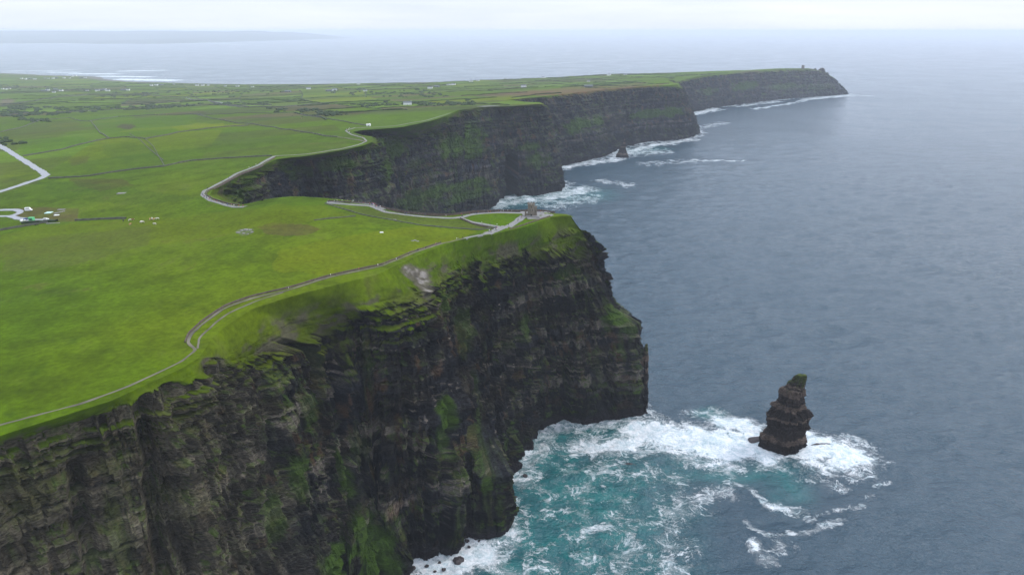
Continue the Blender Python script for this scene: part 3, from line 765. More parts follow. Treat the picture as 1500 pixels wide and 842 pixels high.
# ------------------------------------------------------------------ sea
def cap(px_pts, rad, val, z=0.0):
    return (np.array([atz(a, b, z)[:2] for a, b in px_pts]), rad, val)
BASE = np.array([s['B'][:2] for s in ST])
FOAM = [
    cap([(950,634),(1000,642),(1060,650),(1105,654)], 23, 1.35), cap([(1060,617),(1090,624),(1120,640)], 14, 1.2), cap([(860,655),(900,652),(960,645)], 15, .95),
    cap([(1190,655),(1225,662)], 25, 1.3), cap([(1235,668),(1210,682)], 14, 1.1), cap([(1020,675),(1060,680),(1110,672)], 12, .72), cap([(950,605),(975,612)], 7, .7),
    cap([(1000,605),(1040,603)], 6, .5),
    cap([(640,830),(700,808)], 18, 1.2), cap([(600,842),(640,842)], 16, .9), cap([(735,700),(760,700)], 12, .75), cap([(790,635),(830,622),(900,615)], 11, .78),
    cap([(762,690),(772,665),(800,650)], 12, .75), cap([(735,730),(745,790),(725,830)], 9, .75),
    cap([(800,690),(850,700),(900,690)], 32, .34), cap([(780,760),(860,760),(940,740)], 38, .31), cap([(760,830),(850,830),(920,840)], 34, .33),
    cap([(960,700),(1000,730)], 22, .34), cap([(985,755),(975,790),(1000,805),(980,850)], 10, .55), cap([(1000,730),(1060,722)], 8, .62), cap([(860,775),(890,772)], 5, .65),
    cap([(905,830),(930,800)], 7, .6), cap([(1062,705),(1085,711),(1100,718),(1112,730),(1130,740)], 2.6, .62), cap([(1130,741),(1143,739),(1160,748),(1178,746),(1187,758)], 3.6, .8), cap([(1188,752),(1215,750)], 2.4, .55), cap([(1222,748),(1262,742)], 2.2, .6),
    cap([(1093,762),(1103,772),(1125,784)], 2.2, .6), cap([(1128,783),(1160,779)], 3.0, .5), cap([(1175,778),(1205,770),(1232,764)], 3.0, .7), cap([(1103,796),(1104,801)], 4, .85),
    cap([(1125,820),(1150,798)], 6, .62), cap([(1268,729),(1280,727)], 1.8, .6), cap([(1283,712),(1303,706)], 2.2, .5), cap([(1180,700),(1230,705)], 9, .4), cap([(1280,665),(1290,680)], 4, .4),
    # far surf
    cap([(722,300),(745,292),(790,292),(825,285),(850,278)], 32, .74), cap([(830,285),(850,290),(810,300)], 40, .45), cap([(825,245),(870,238),(905,232)], 22, .85), cap([(905,228),(950,214),(1012,205)], 20, .85),
    cap([(925,225),(960,222)], 45, .5), cap([(1020,235),(1090,236)], 8, .75), cap([(950,240),(1010,236)], 30, .35), cap([(1010,168),(1050,160)], 28, .9), cap([(1105,160),(1150,153),(1180,147)], 14, .75),
    cap([(1180,146),(1243,140)], 26, .85), cap([(1243,139),(1275,141)], 22, .6), cap([(1080,156),(1140,149)], 22, .7), cap([(880,265),(920,272)], 18, .5), cap([(1010,190),(1060,180)], 22, .42),
    cap([(15,104.5),(60,104),(100,103)], 40, .9), cap([(182,104.5),(236,103.3)], 45, 1.3), cap([(70,106),(110,106.5)], 45, 1.1), cap([(110,108.5),(165,108.5)], 55, 1.2), cap([(150,112),(215,113)], 50, 1.2), cap([(180,116.5),(250,118)], 70, 1.2), cap([(0,107.0),(50,107.5)], 26, .6),
    cap([(790,95),(850,91)], 30, .35), cap([(865,90),(915,88)], 40, .5), cap([(640,56),(700,57),(750,56)], 160, .8), cap([(280,62),(355,66)], 160, .7), cap([(240,54),(330,53)], 200, .8), cap([(120,62),(270,61)], 150, .7),
]
TEAL = [cap([(800,680),(860,720),(820,800)], 55, 1.0), cap([(900,700),(880,840)], 45, .8), cap([(1150,690),(1150,720)], 16, .55), cap([(800,640),(900,630),(950,640)], 22, .9), cap([(740,740),(740,830)], 20, 1),
        cap([(1035,605),(1060,612)], 9, .9), cap([(960,700),(1040,680)], 22, .6), cap([(740,295),(850,285)], 55, .75), cap([(925,222),(960,218)], 40, .6), cap([(1020,690),(1100,690)], 14, .7)]
def build_sea():
    az = np.arange(-62, 62.01, .14)*math.pi/180
    rr = [60.0]
    while rr[-1] < 110000: rr.append(rr[-1]*1.0062)
    rr = np.array(rr)
    A, RR = np.meshgrid(az, rr, indexing='ij'); x = (np.sin(A)*RR).ravel(); y = (np.cos(A)*RR).ravel(); r = RR.ravel()
    fo = np.zeros(x.size); te = np.zeros(x.size)
    jx = fbm(x/14, y/14, 1, 3)*4; jy = fbm(x/14, y/14, 8, 3)*4
    fs = np.clip(r/600, .8, 6)
    def acc(T, P, rad, val):
        x0, y0 = P.min(0)-rad*2.2; x1, y1 = P.max(0)+rad*2.2
        m = (x > x0) & (x < x1) & (y > y0) & (y < y1)
        if not m.any(): return
        d = dist_poly(x[m]+jx[m]*min(1, rad/8)*fs[m], y[m]+jy[m]*min(1, rad/8)*fs[m], P)
        T[m] = np.maximum(T[m], val*sm(1.9, .1, d/rad)**.8)
    for P, rad, val in FOAM: acc(fo, P, rad, val)
    for P, rad, val in TEAL: acc(te, P, rad, val)
    m = (r < 5000); d = dist_poly(x[m]+jx[m], y[m]+jy[m], BASE); sc = np.clip(r[m]/700, 1, 3.5)
    fo[m] = np.maximum(fo[m], .72*sm(14, 2, d/sc)*(.65+.5*fbm(x[m]/50, y[m]/50, 4, 2)))
    fade = sm(3200, 1300, r)
    z = fade*(2.3*fbm((x*.97+y*.25)/42, (y*.97-x*.25)/17, 2, 3) + 1.0*fbm((x*.98+y*.2)/13, (y*.98-x*.2)/6, 3, 2)*sm(2200, 700, r))
    V = np.stack([x, y, z], 1)
    o = mesh_np('sea', V, grid_faces(len(az), len(rr), flip=True), M_SEA, None, {'foam': fo, 'teal': te})
    tag(o, kind='structure')
build_sea()

# ------------------------------------------------------------------ far shore across the bay
def far_shore():
    gx, gy = np.meshgrid(np.linspace(-26000, 1500, 240), np.linspace(15500, 34000, 130), indexing='ij')
    cx = gx/1000; cy = gy/1000
    coast = 19.0 + 1.1*fbm(cx/3, 1.5+0*cx, 1, 3) + 1.2*np.sin(cx/3.1) + sm(-9.5, -4.0, cx)*2 + sm(-9.6, -7.0, cx)*14
    h = np.clip((cy-coast), -1, 30); z = 10*h + 130*sm(0, 8, h)*(1.0+1.2*fbm(cx/4, cy/4, 2, 4))*sm(-7.0, -12, cx) - 4
    z = np.clip(z, -20, 330)
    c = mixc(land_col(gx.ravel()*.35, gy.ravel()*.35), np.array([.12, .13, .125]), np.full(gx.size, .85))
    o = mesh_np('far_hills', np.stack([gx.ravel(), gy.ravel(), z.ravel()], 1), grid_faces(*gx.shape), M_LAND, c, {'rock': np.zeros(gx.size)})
    tag(o, kind='structure')
far_shore()

#OBJ_BEGIN
# ------------------------------------------------------------------ paths, walls
def resample(P, step):
    P = np.asarray(P, float); d = np.concatenate([[0], np.cumsum(np.hypot(*np.diff(P, axis=0).T))])
    n = max(3, int(d[-1]/step)+1); q = np.linspace(0, d[-1], n)
    out_ = np.stack([np.interp(q, d, P[:, 0]), np.interp(q, d, P[:, 1])], 1)
    k = max(1, int(2.5/max(step, .5)))
    if n > 6*k+2:
        w = np.exp(-.5*(np.arange(-2*k, 2*k+1)/k)**2); w /= w.sum(); pad = np.pad(out_, ((2*k, 2*k), (0, 0)), mode='edge')
        sm_ = np.stack([np.convolve(pad[:, i], w, mode='valid') for i in (0, 1)], 1); sm_[0] = out_[0]; sm_[-1] = out_[-1]; out_ = sm_
    return out_
def strip(name, P, width, top, base, mat, step=1.5, wob=.15, hob=0.0, world=False, seed=0):
    """a ribbon (path) or low wall following the land along P"""
    if not world: P = ground(P)
    C = resample(P, step); T = np.gradient(C, axis=0); T /= np.linalg.norm(T, axis=1)[:, None]+1e-9
    Nn = np.stack([T[:, 1], -T[:, 0]], 1); s_ = np.arange(len(C))*step
    wl = width*.5*(1+wob*fbm(s_/7, seed+.5, 1, 3)); wr = width*.5*(1+wob*fbm(s_/7, seed+4.5, 2, 3))
    Lp = C-Nn*wl[:, None]; Rp = C+Nn*wr[:, None]
    hl = Hgt(Lp[:, 0], Lp[:, 1]); hr = Hgt(Rp[:, 0], Rp[:, 1]); hb = fbm(s_/4, seed+9.1, 1, 3)*hob
    Lo = Lp-Nn*.12; Ro = Rp+Nn*.12
    V = np.stack([np.c_[Lo, hl+base], np.c_[Lp, hl+top+hb], np.c_[Rp, hr+top+hb], np.c_[Ro, hr+base]], 1)
    return mesh_np(name, V.reshape(-1, 3), grid_faces(len(C), 4), mat, smooth=False)
def path(P, w, mat=M_PATH, name='path', step=1.2, top=.34): tag(strip(name, P, w, top, -.6, mat, step, .75 if mat is M_TRAIL else .3), kind='structure')
path([(402,229),(378,242.5),(346,255),(323,268),(299,280),(296,286),(308,294),(327,300),(345,303.5),(360,303)], 3.4)
path([(479,297.5),(543,302),(564,311),(609,317),(663,320),(673,319),(695,314),(727,312),(767,312.5)], 3.6)
path([(479,296.5),(510,296),(545,299.5),(563,307)], 4.0, top=.37)
path([(673,319),(692,326),(732,333)], 3.0); path([(744,333),(757,325),(767,317)], 5.0, top=.38)
path([(734,333),(744,333.5)], 5.0); path([(736,333),(724,339),(713,343)], 6.0, top=.36)
path([(716,342.5),(681,349.5)], 2.4)
path([(764,313.5),(785,313),(808,313.5)], 11.0, top=.40); path([(772,320),(790,320),(806,315)], 5, top=.42)
path([(681,349.5),(647,357),(600,373),(560,390),(480,407),(420,426),(370,437),(330,451),(300,472),(280,489),(275,502),(288,513),(265,530),(230,547),(180,570),(120,592),(60,607),(0,623),(-60,640)], 1.3, M_TRAIL, 'trail', .9, .30)
path([(415,429),(379,440),(353,451),(335,459),(320,470),(303,484.5),(291,496),(290,511)], 1.0, M_TRAIL, 'trail', .9, .30)
path([(402,229),(450,226),(500,218.5),(526,212),(537,207),(532,202),(515,197.5),(506,192),(520,187.5),(545,187)], 2.4)
path([(545,187),(580,184.5),(620,177.5),(660,166)], 2.0); path([(494,201),(510,203),(528,206),(535,208)], 2.5, M_TRAIL)
path([(0,214),(31,233),(59,250),(68,257),(59,262),(31,271),(0,281)], 7.5, M_ROAD, 'road', 3)
path([(-60,190),(0,214)], 7.5, M_ROAD, 'road', 3); path([(0,281),(-60,296)], 7.5, M_ROAD, 'road', 3)
path([(-30,308.5),(0,308),(24,307.6),(31,310),(25,314),(15,316.7),(0,317.3),(-30,317)], 5.0, M_ROAD, 'road', 1.5)
path([(15,316.7),(27,320.4),(43,322.7),(67,322.7)], 5.5, M_ROAD, 'road', 1.5, .38)
path([(703,156.6),(728,155.6)], 16, M_PATH, 'viewing_ground', 2, .5)
path([(272,143),(309,149),(330,151)], 7, M_ROAD, 'road', 4); path([(180,139),(210,139)], 7, M_ROAD, 'road', 4)

def wall(P, label, h=1.3, w=.7, mat=M_WALL, name='stone_wall', cat='wall', group='dry stone walls between the near fields', step=2.0, hob=.25, world=False, seed=0):
    o = strip(name, P, w, h, -.6, mat, step, .3, hob, world, seed); tag(o, label, cat, group); return o
WL = [
 ([(71,261.6),(130,258.5),(191,249),(241,244),(278,236),(334,232),(398,229)], 'long dark stone wall running from the road bend to the bay path'),
 ([(34,229),(93,219),(154,204),(185,201),(213,204),(262,194),(309,188),(364,184)], 'stone wall climbing over the round grassy mound left of centre'),
 ([(133,177),(148,196),(161,203.5)], 'short stone wall dropping down to the top of the round mound'),
 ([(0,194),(31,187),(56,177),(102,173),(130,178),(173,171),(269,168),(398,166.5)], 'winding stone wall between the rough left field and the bright fields beyond'),
 ([(290,169.5),(334,178),(370,182),(417,190),(477,200),(494,201)], 'stone wall slanting down through the big fields to the cliff notch'),
 ([(400,166),(434,165),(457,171),(536,184)], 'stone wall from the brown patch to the white roofed hut'),
 ([(0,170),(124,163),(216,157),(398,154)], 'bushy wall along the dark scrub band inland'),
 ([(0,156),(62,146),(130,139),(207,139)], 'wall behind the first far fields on the left'),
 ([(210,139),(272,143),(309,149),(364,157)], 'wall beside the small inland road on the slope'),
 ([(280,141),(293,146),(312,151),(363,158),(417,157),(455,153),(494,150)], 'curving wall around the pale middle field'),
 ([(0,338),(40,331),(75,325)], 'wall running left from the car park corner'),
 ([(110,323.5),(150,321.5),(185,320.5)], 'straight wall right of the car park beside the cattle'),
 ([(476,298),(532,315),(615,330),(700,337),(727,334)], 'low bank wall below the tower lawn and paved path'),
 ([(460,323),(521,317)], 'short field wall on the near green hump'),
 ([(190,196),(205,205),(240,235)], 'faint wall down the right side of the round mound'),
 ([(213,204),(225,215),(241,243)], 'wall dropping from the mound to the long dark wall'),
]
for i, (P, lb) in enumerate(WL): wall(P, lb, seed=i, h=.7 if i >= 12 else 1.4 if i not in (6,7,8,9) else 2.2, w=1.2 if i < 6 else 2.0 if i in (6,7,8,9) else .6)
FG = 'flagstone walls along the cliff path'
wall([(480,295.5),(543,298.5),(566,306.5),(609,313.5),(663,315.5),(695,310.8),(727,309.5),(767,309.5),(800,310),(813,312)], 'flagstone wall on the seaward edge of the paved terrace', 1.25, .35, M_FLAG, 'flagstone_wall', 'wall', FG, 1.2, .1)
wall([(403,231.5),(381,244.5),(349,257),(326,270),(304,281),(301,286),(312,292),(330,298),(350,301.5)], 'flagstone wall curving round the head of the bay', 1.25, .35, M_FLAG, 'flagstone_wall', 'wall', FG, 1.2, .1)
wall([(645,356.5),(600,371),(560,388),(480,405),(420,423),(370,434),(330,448),(297,470),(276,489),(271,502)], 'flagstone wall beside the dirt trail above the near cliff', 1.0, .3, M_FLAG, 'flagstone_wall', 'wall', FG, 1.2, .15)
wall([(674,320.5),(692,328.5),(722,335.5)], 'flagstone wall below the lawn path', 1.1, .35, M_FLAG, 'flagstone_wall', 'wall', FG, 1.2, .1)
wall([(746,337),(765,331),(790,322.5),(806,317.5)], 'flagstone wall on the cliff edge beside the small lawn', 1.1, .35, M_FLAG, 'flagstone_wall', 'wall', FG, 1.2, .1)
wall([(33,327.5),(60,326),(84,324.5)], 'brown hedge bank in front of the parked vehicles', 1.6, 2.4, M_HEDGE, 'hedge', 'hedge', 'hedge banks near the car park', 1.5, .5)

# far field hedges on the same lattice as the fields
def lattice(u, v):
    a = R(24); X = u*190; Y = v*125; x0 = X*math.cos(a)-Y*math.sin(a); y0 = X*math.sin(a)+Y*math.cos(a); x, y = x0.copy(), y0.copy()
    for _ in range(40):
        wx = 60*np.sin(y/310+.4) + 45*np.sin(x/270+y/520); wy = 55*np.sin(x/260+1.1) + 40*np.sin((x-y)/420)
        x, y = .5*x+.5*(x0-wx), .5*y+.5*(y0-wy)
    return np.stack([x, y], 1)
def hedge_ok(P):
    r = np.hypot(P[:, 0], P[:, 1]); px, py, d = proj(np.c_[P, Hgt(P[:, 0], P[:, 1])])
    return (inside(P[:, 0], P[:, 1], LAND)) & (r > 1250) & ~((px < 430) & (r < 2300)) & (px > -30) & (px < 1200) & (Hgt(P[:, 0], P[:, 1]) > 8) & (dist_poly(P[:, 0], P[:, 1], EPOLY) > 25)
rh = random.Random(3); nh = 0
HG = 'hedges dividing the far fields'
def run(P, tag_):
    global nh
    ok = hedge_ok(P); i = 0
    while i < len(P):
        if not ok[i]: i += 1; continue
        j = i
        while j < len(P) and ok[j]: j += 1
        Q = P[i:j]
        if len(Q) >= 4 and nh < 235:
            cq = Q.mean(0); pxq, _, _ = proj(np.array([cq[0], cq[1], 60.0])); side = 'at the far left' if pxq < 150 else 'left of centre' if pxq < 400 else 'in the centre' if pxq < 700 else 'behind the far cliffs'
            zone_ = side + (' near the shore' if np.hypot(*cq) > 3400 else ' in the middle distance' if np.hypot(*cq) > 2100 else ' beyond the bay fields')
            o = strip('hedge', Q, rh.uniform(1.2, 2.8), rh.uniform(1.0, 2.2), -.6, M_HEDGE, 9.0, .5, 1.2, True, nh)
            tag(o, 'thin dark hedge line between small green fields '+zone_, 'hedge', HG+' '+zone_); nh += 1
        i = j
for iu in range(-22, 12):
    v = np.arange(2, 44, .12)
    a = 0
    while a < len(v):
        b = a + rh.randint(15, 60)
        if rh.random() < .62: run(lattice(np.full(len(v[a:b]), float(iu)), v[a:b]), 'u')
        a = b
    for k in range(4, 44):
        if rh.random() < .42:
            u = np.arange(iu, iu+1.01, .1); run(lattice(u, np.full(len(u), k-.5*(iu % 2))), 'v')

# scrub: one mass of low dark bushes
def scrub():
    bm = bmesh.new(); rr = random.Random(9)
    bands = [((0,168),(60,166),(124,163),5,70),((124,162),(200,158),(230,157),4,45),((0,162),(40,158),(90,160),4,45),((240,156),(320,153),(398,152),2.5,40),((400,160),(470,165),(500,170),3,30),
             ((520,155),(600,152),(690,152),3,70),((30,176),(50,175),(60,178),3,12),((150,143),(300,136),(420,134),5,60),((480,134),(560,136),(650,140),5,60),((0,128),(60,130),(160,134),3,60),((0,206),(6,209),(10,212),2,6)]
    pts = []
    for A, B, C, sp, k in bands:
        for _ in range(k):
            t = rr.random(); p = (A[0]*(1-t)+B[0]*t, A[1]*(1-t)+B[1]*t) if rr.random() < .5 else (B[0]*(1-t)+C[0]*t, B[1]*(1-t)+C[1]*t)
            pts.append((p[0]+rr.uniform(-8, 8), p[1]+rr.gauss(0, sp*.5)))
    W_ = ground(pts); Z_ = Hgt(W_[:, 0], W_[:, 1])
    for (x, y), z in zip(W_, Z_):
        for _ in range(3):
            s_ = rr.uniform(1.5, 4.2); ox, oy = rr.gauss(0, 6), rr.gauss(0, 6)
            ret = bmesh.ops.create_icosphere(bm, subdivisions=2, radius=s_)
            for v in ret['verts']:
                k = 1+rr.uniform(-.28, .28); v.co = (v.co.x*k*1.3+x+ox, v.co.y*k*1.3+y+oy, v.co.z*k*.75+z+s_*.3)
    tag(obj_bm('scrub', bm, M_HEDGE), kind='stuff')
scrub()

# ------------------------------------------------------------------ rocks in the sea
def rock_col(P, s, seed=0, dip=(0.02, .03), green_top=None):
    z = P[..., 2]; zb = z + dip[0]*P[..., 0] + dip[1]*P[..., 1] + .6*fbm(s/12, z/12, seed, 2)
    bi = np.clip(np.searchsorted(bed_z, zb.ravel()).reshape(zb.shape), 1, len(bed_z)-1); tn = bed_t[bi]
    c = np.broadcast_to(np.array([.032, .024, .020]), P.shape)*(.5+1.1*tn)[..., None]
    c = mixc(c, np.array([.13, .095, .072]), .8*sm(.66, .9, tn+.25*fbm(s/5, z/6, seed+3, 3)))
    c = mixc(c, np.array([.016, .014, .015]), sm(7, 2, z))
    if green_top is not None: c = mixc(c, np.array([.045, .062, .012]), sm(-.1, .25, (z-green_top)/22+.4*fbm(s/4, z/5, seed+9, 3)))
    return c
def sea_stack(cx, cy, prof, depth, nm, label, cat, n_a=260, dz=.45, seed=0, green_top=None, amp=1.0, rot=0.0):
    """prof: list of (z, left, right) half widths; depth: list of (z, front, back)"""
    pz = np.array([p[0] for p in prof], float); H_ = pz[-1]; z = np.append(np.arange(-5, H_, dz), [H_, H_+.05])
    L_ = np.interp(z, pz, [p[1] for p in prof]); R_ = np.interp(z, pz, [p[2] for p in prof])
    F_ = np.interp(z, [d[0] for d in depth], [d[1] for d in depth]); Bk = np.interp(z, [d[0] for d in depth], [d[2] for d in depth])
    th = np.linspace(0, 2*math.pi, n_a+1)
    ct, st_ = np.cos(th), np.sin(th)
    zi = np.floor((z+ (seed % 5))/ (6.5 if dz < 1 else 9)).astype(np.int64)       # slabs, each with its own angular outline
    pr_ = np.zeros((len(th), len(z)))
    for k_, (a_, d_) in enumerate([(0,.97),(55,.92),(98,.95),(140,.88),(180,.97),(232,.86),(275,.95),(318,.84)]):
        dk = d_ + .10*(_h(zi*0+k_, zi, zi*0+seed)-.5)*(1 if k_ not in (0, 4) else .5)
        ak = R(a_) + .5*(_h(zi*0+k_+20, zi, zi*0+seed)-.5)
        pr_ = np.maximum(pr_, np.cos(th[:, None]-ak[None])/dk[None])
    rad_ = 1/np.maximum(pr_, .3); ux2 = ct[:, None]*rad_; uy2 = st_[:, None]*rad_; ux, uy = ct*1.1, st_*1.1
    mx_ = (L_+R_)/2; hw = (R_-L_)/2; my = (Bk+F_)/2; hd = (Bk-F_)/2
    hw = hw*.95
    X = mx_[None]+ux2*hw[None]; Y = my[None]+uy2*hd[None]; Z = np.broadcast_to(z, X.shape).copy()
    s = th[:, None]*20+0*Z
    zb = Z + .05*X + .04*Y + .5*fbm(ux[:, None]*2+0*Z, uy[:, None]*2, Z/14, 2); bi = np.clip(np.searchsorted(bed_z, zb.ravel()).reshape(Z.shape), 1, len(bed_z)-1)
    nx, ny = ux[:, None]*2.6, uy[:, None]*2.6
    dq = 3.2*fbm(nx*.8+seed, ny*.8, Z/22, 3); dq = .15*dq+.85*np.round(dq/1.7)*1.7
    d = amp*(1.3*np.sign(bed_p[bi])*np.abs(bed_p[bi])**.6*(.6+.8*vn(nx, ny, Z/12)) + dq + 1.1*fbm(nx*3+seed, ny*3, Z/5, 3) + 3.0*(_h(np.floor(nx*3+bi).astype(int), np.floor(ny*3).astype(int), bi)-.5))
    d = .7*d - amp*2.2*sm(.62, .95, ridge(nx*1.2+seed, ny*1.2, Z/70, 2)) + amp*.9*np.round(2*vn(nx*2.2, ny*2.2+seed, Z/9))
    k = np.clip(np.minimum(hw, hd)/8, .15, 1)[None]
    X = X + ct[:, None]*d*k; Y = Y + st_[:, None]*d*k
    X[:, -1] = mx_[-1]; Y[:, -1] = my[-1]; X[-1] = X[0]; Y[-1] = Y[0]
    if rot: X, Y = X*math.cos(rot)-Y*math.sin(rot), X*math.sin(rot)+Y*math.cos(rot)
    P = np.stack([X, Y, Z], 2)
    o = mesh_np(nm, P.reshape(-1, 3), grid_faces(*X.shape), M_LAND, rock_col(P, s, seed, (.05, .04), green_top).reshape(-1, 3), {'rock': np.ones(X.size)}, smooth=False)
    o.location = (cx, cy, 0); tag(o, label, cat); return o
sea_stack(229, 492, [(-5,-21,20),(0,-20.5,20),(4,-19.5,19),(12,-20.5,17.5),(15,-17,17.5),(20,-17,18),(28,-18,19),(32,-18.5,19.5),(34,-17,18.5),(36,-15.5,14.5),(41,-13,13),(42,-10,12.5),(50,-8.5,11.5),(55,-8.3,10.5),(56.5,-4.5,10.5),(61,-3,10.5),(62,-.5,10.8),(66.5,.5,10.5),(68,2,9.5)],
          [(-5,-15,15),(0,-13,14),(20,-11,13),(40,-8,11),(58,-5,8),(67,-2,4)], 'sea_stack', 'tall layered sea stack with a green tuft on top standing in white surf', 'sea stack', seed=1, green_top=60, amp=.85, dz=.4)
p = atz(911, 231, 0)
sea_stack(p[0], p[1], [(-5,-20,20),(0,-19,19),(8,-16,16),(14,-13,13),(22,-9,10),(32,-4,8),(42,1,7),(50,3,6)], [(-5,-14,14),(0,-12,12),(20,-6,6),(50,-1.5,1)], 'sea_stack', 'small dark pointed sea stack below the far straight cliff', 'sea stack', 90, 1.2, seed=5, amp=.8)
p = aty(941, 560, 556)
o = sea_stack(p[0]+1, p[1], [(-5,-6,6),(0,-6,6),(20,-5,5),(40,-3.5,3.6),(52,-2.8,2.6),(58,-2.4,1.9),(61,-2.8,1.8),(64,-1.5,1.2),(66,-.6,.8)], [(-5,-6,6),(40,-4,4),(60,-2,2),(66,-.6,.6)], 'rock_pinnacle', 'thin rock pinnacle clinging to the tip of the near promontory', 'rock', 70, .6, seed=8, green_top=62, amp=.5)
BG = 'dark boulders in the surf at the cliff foot'
def boulder(px, py, r, label, group=None, sd=0, flat=.6, elong=1.0):
    bm = bmesh.new(); bmesh.ops.create_icosphere(bm, subdivisions=3, radius=1); rr = random.Random(sd)
    V = np.array([v.co[:] for v in bm.verts]); n1 = fbm(V[:, 0]*1.3+sd, V[:, 1]*1.3, V[:, 2]*1.3, 3)
    for v, k in zip(bm.verts, n1):
        q = 1+.45*k; v.co = (v.co.x*r*q*elong, v.co.y*r*q, max(-.5, round(v.co.z*q*3)/3*.6+v.co.z*.4*q)*r*flat)
    bmesh.ops.rotate(bm, verts=bm.verts, cent=(0, 0, 0), matrix=__import__('mathutils').Matrix.Rotation(rr.uniform(-.5, .5), 3, 'Z'))
    o = obj_bm('boulder', bm, M_ROCKW); p_ = atz(px, py, 0); o.location = (p_[0], p_[1], .2); tag(o, label, 'boulder', group); return o
M_ROCKW = simple('wet_rock', (.030, .024, .024), .55, .4, .5, bump=.4)
boulder(671, 822, 3.6, 'largest dark boulder in the foam at the bottom of the near cliff', None, 1)
for i, (a, b, r) in enumerate([(721,706,2.8),(733,713,2.6),(735,719,1.8),(728,701,2.2),(719,698,1.6)]): boulder(a, b, r, 'black boulder in the pile beside the mossy cliff spur', 'boulders piled beside the mossy cliff spur', 10+i)
boulder(747, 732, 2.3, 'flat dark rock in the foam off the mossy spur, the larger of two', None, 21, .4, 1.3); boulder(755, 728, 1.4, 'smaller flat rock in the foam off the mossy spur', None, 22)
boulder(769, 697, 2.2, 'lone boulder in the white water right of the boulder pile', None, 23)
for i, (a, b, r) in enumerate([(680,786,2.0),(684,792,1.6),(677,797,1.8),(690,786,1.3),(697,788,1.6),(702,793,1.2),(687,801,1.1),(709,798,1.0),(661,812,1.0),(644,824,1.2),(650,834,1.4),(625,829,1.3),(637,837,1.0)]):
    boulder(a, b, r, 'small dark rock scattered in the foam at the near cliff foot', 'small rocks in the foam at the near cliff foot', 30+i)
for i, (a, b, r) in enumerate([(590,826,3.0),(596,836,3.4),(584,838,3.6),(604,832,2.2),(600,824,2.0)]): boulder(a, b, r, 'grey beach boulder below the green mound at the bottom edge', 'beach boulders below the green mound', 50+i)
boulder(1108, 645, 4.2, 'low rock awash on the left of the tall sea stack', None, 61, .35, 1.5); boulder(1203, 655, 5.0, 'low flat reef awash on the right of the tall sea stack', None, 62, .25, 1.8)
boulder(924, 679, 4.5, 'dark reef just breaking the foam in the middle of the cove', None, 63, .2, 1.8)
# crags at the tip of the far headland
for i, (a, b, w, h) in enumerate([(1203,107,38,26),(1199,106,18,14),(1211,110,20,14),(1194,103,16,10)]):
    p = aty(a, b, 3850); zb = p[2]-30
    o = sea_stack(p[0], p[1], [(-5,-w*.6,w*.6),(0,-w*.6,w*.6),(30,-w*.5,w*.5),(30+h*.6,-w*.3,w*.35),(30+h,-w*.1,w*.15)], [(-5,-w*.5,w*.5),(30,-w*.4,w*.4),(30+h,-w*.1,w*.1)], 'crag',
        ['largest rocky crag on the tip of the farthest headland','small crag left of the largest one on the farthest headland','crag stepping down to the sea on the farthest headland','low crag nearest the ruined tower on the farthest headland'][i], 'crag', 40, 3, seed=20+i, amp=2)
    o.location.z = zb

# ------------------------------------------------------------------ the round stone tower and its steps
def crenels(bm, pts_fn, k, h0, h1, hw, th):
    for i in range(k):
        a = 2*math.pi*i/k; r = pts_fn; c, s_ = math.cos(a), math.sin(a)
        vs = bx(bm, -hw, hw, -th, th, h0, h1)
        for v in vs: x, y = v.co.x, v.co.y; v.co.x, v.co.y = (r)*s_+x*c, (r)*c-x*s_ if False else (r)*c - x*s_
        # orient radially
        for q, v in enumerate(vs): v.co.x += (th if q % 4 in (2, 3) else -th)*s_; v.co.y += (th if q % 4 in (2, 3) else -th)*c
def lathe(bm, prof, n, cap=True):
    rings = [[bm.verts.new((r*math.cos(2*math.pi*i/n), r*math.sin(2*math.pi*i/n), z)) for i in range(n)] for r, z in prof]
    for a, b in zip(rings[:-1], rings[1:]):
        for i in range(n): bm.faces.new((a[i], a[(i+1) % n], b[(i+1) % n], b[i]))
    if cap: bm.faces.new(rings[-1]); bm.faces.new(rings[0][::-1])
g = ground([(778,316.5)])[0]; gz = float(Hgt(g[0], g[1]))
tw = empty('stone_tower', (g[0], g[1], gz)); tag(tw, 'small round stone castle tower with battlements and side turret on the headland terrace', 'tower')
bm = bmesh.new(); lathe(bm, [(3.0,-1),(3.0,.6),(2.75,.7),(2.6,8.6),(2.85,8.9),(2.85,9.5)], 24); obj_bm('tower_body', bm, M_TOWER, tw)
bm = bmesh.new(); crenels(bm, 2.72, 9, 9.5, 10.4, .5, .2); obj_bm('battlement', bm, M_TOWER, tw)
bm = bmesh.new(); bx(bm, 2.0, 4.3, -1.6, 1.0, -1, 7.2); bx(bm, 1.95, 4.45, -1.75, 1.15, 6.6, 7.25)
for xx in (2.0, 2.9, 3.9): bx(bm, xx, xx+.5, -1.73, -1.3, 7.25, 8.0); bx(bm, xx, xx+.5, .7, 1.12, 7.25, 8.0)
t_ = obj_bm('turret', bm, M_TOWER, tw)
bm = bmesh.new(); bx(bm, 3.0, 3.35, -1.625, -1.5, 3.5, 4.8); obj_bm('window', bm, M_TOWERD, t_)
bm = bmesh.new(); bx(bm, -4.9, -3.6, -2.2, -1.6, -1, 4.2); bx(bm, -4.9, -3.9, -1.6, .8, -1, 3.4); bx(bm, -3.6, -2.2, -2.0, -1.5, -1, 2.6); obj_bm('wing_wall', bm, M_TOWER, tw)
bm = bmesh.new(); bx(bm, -.55, .55, -3.06, -2.6, 0, 2.2); obj_bm('door', bm, M_TOWERD, tw)
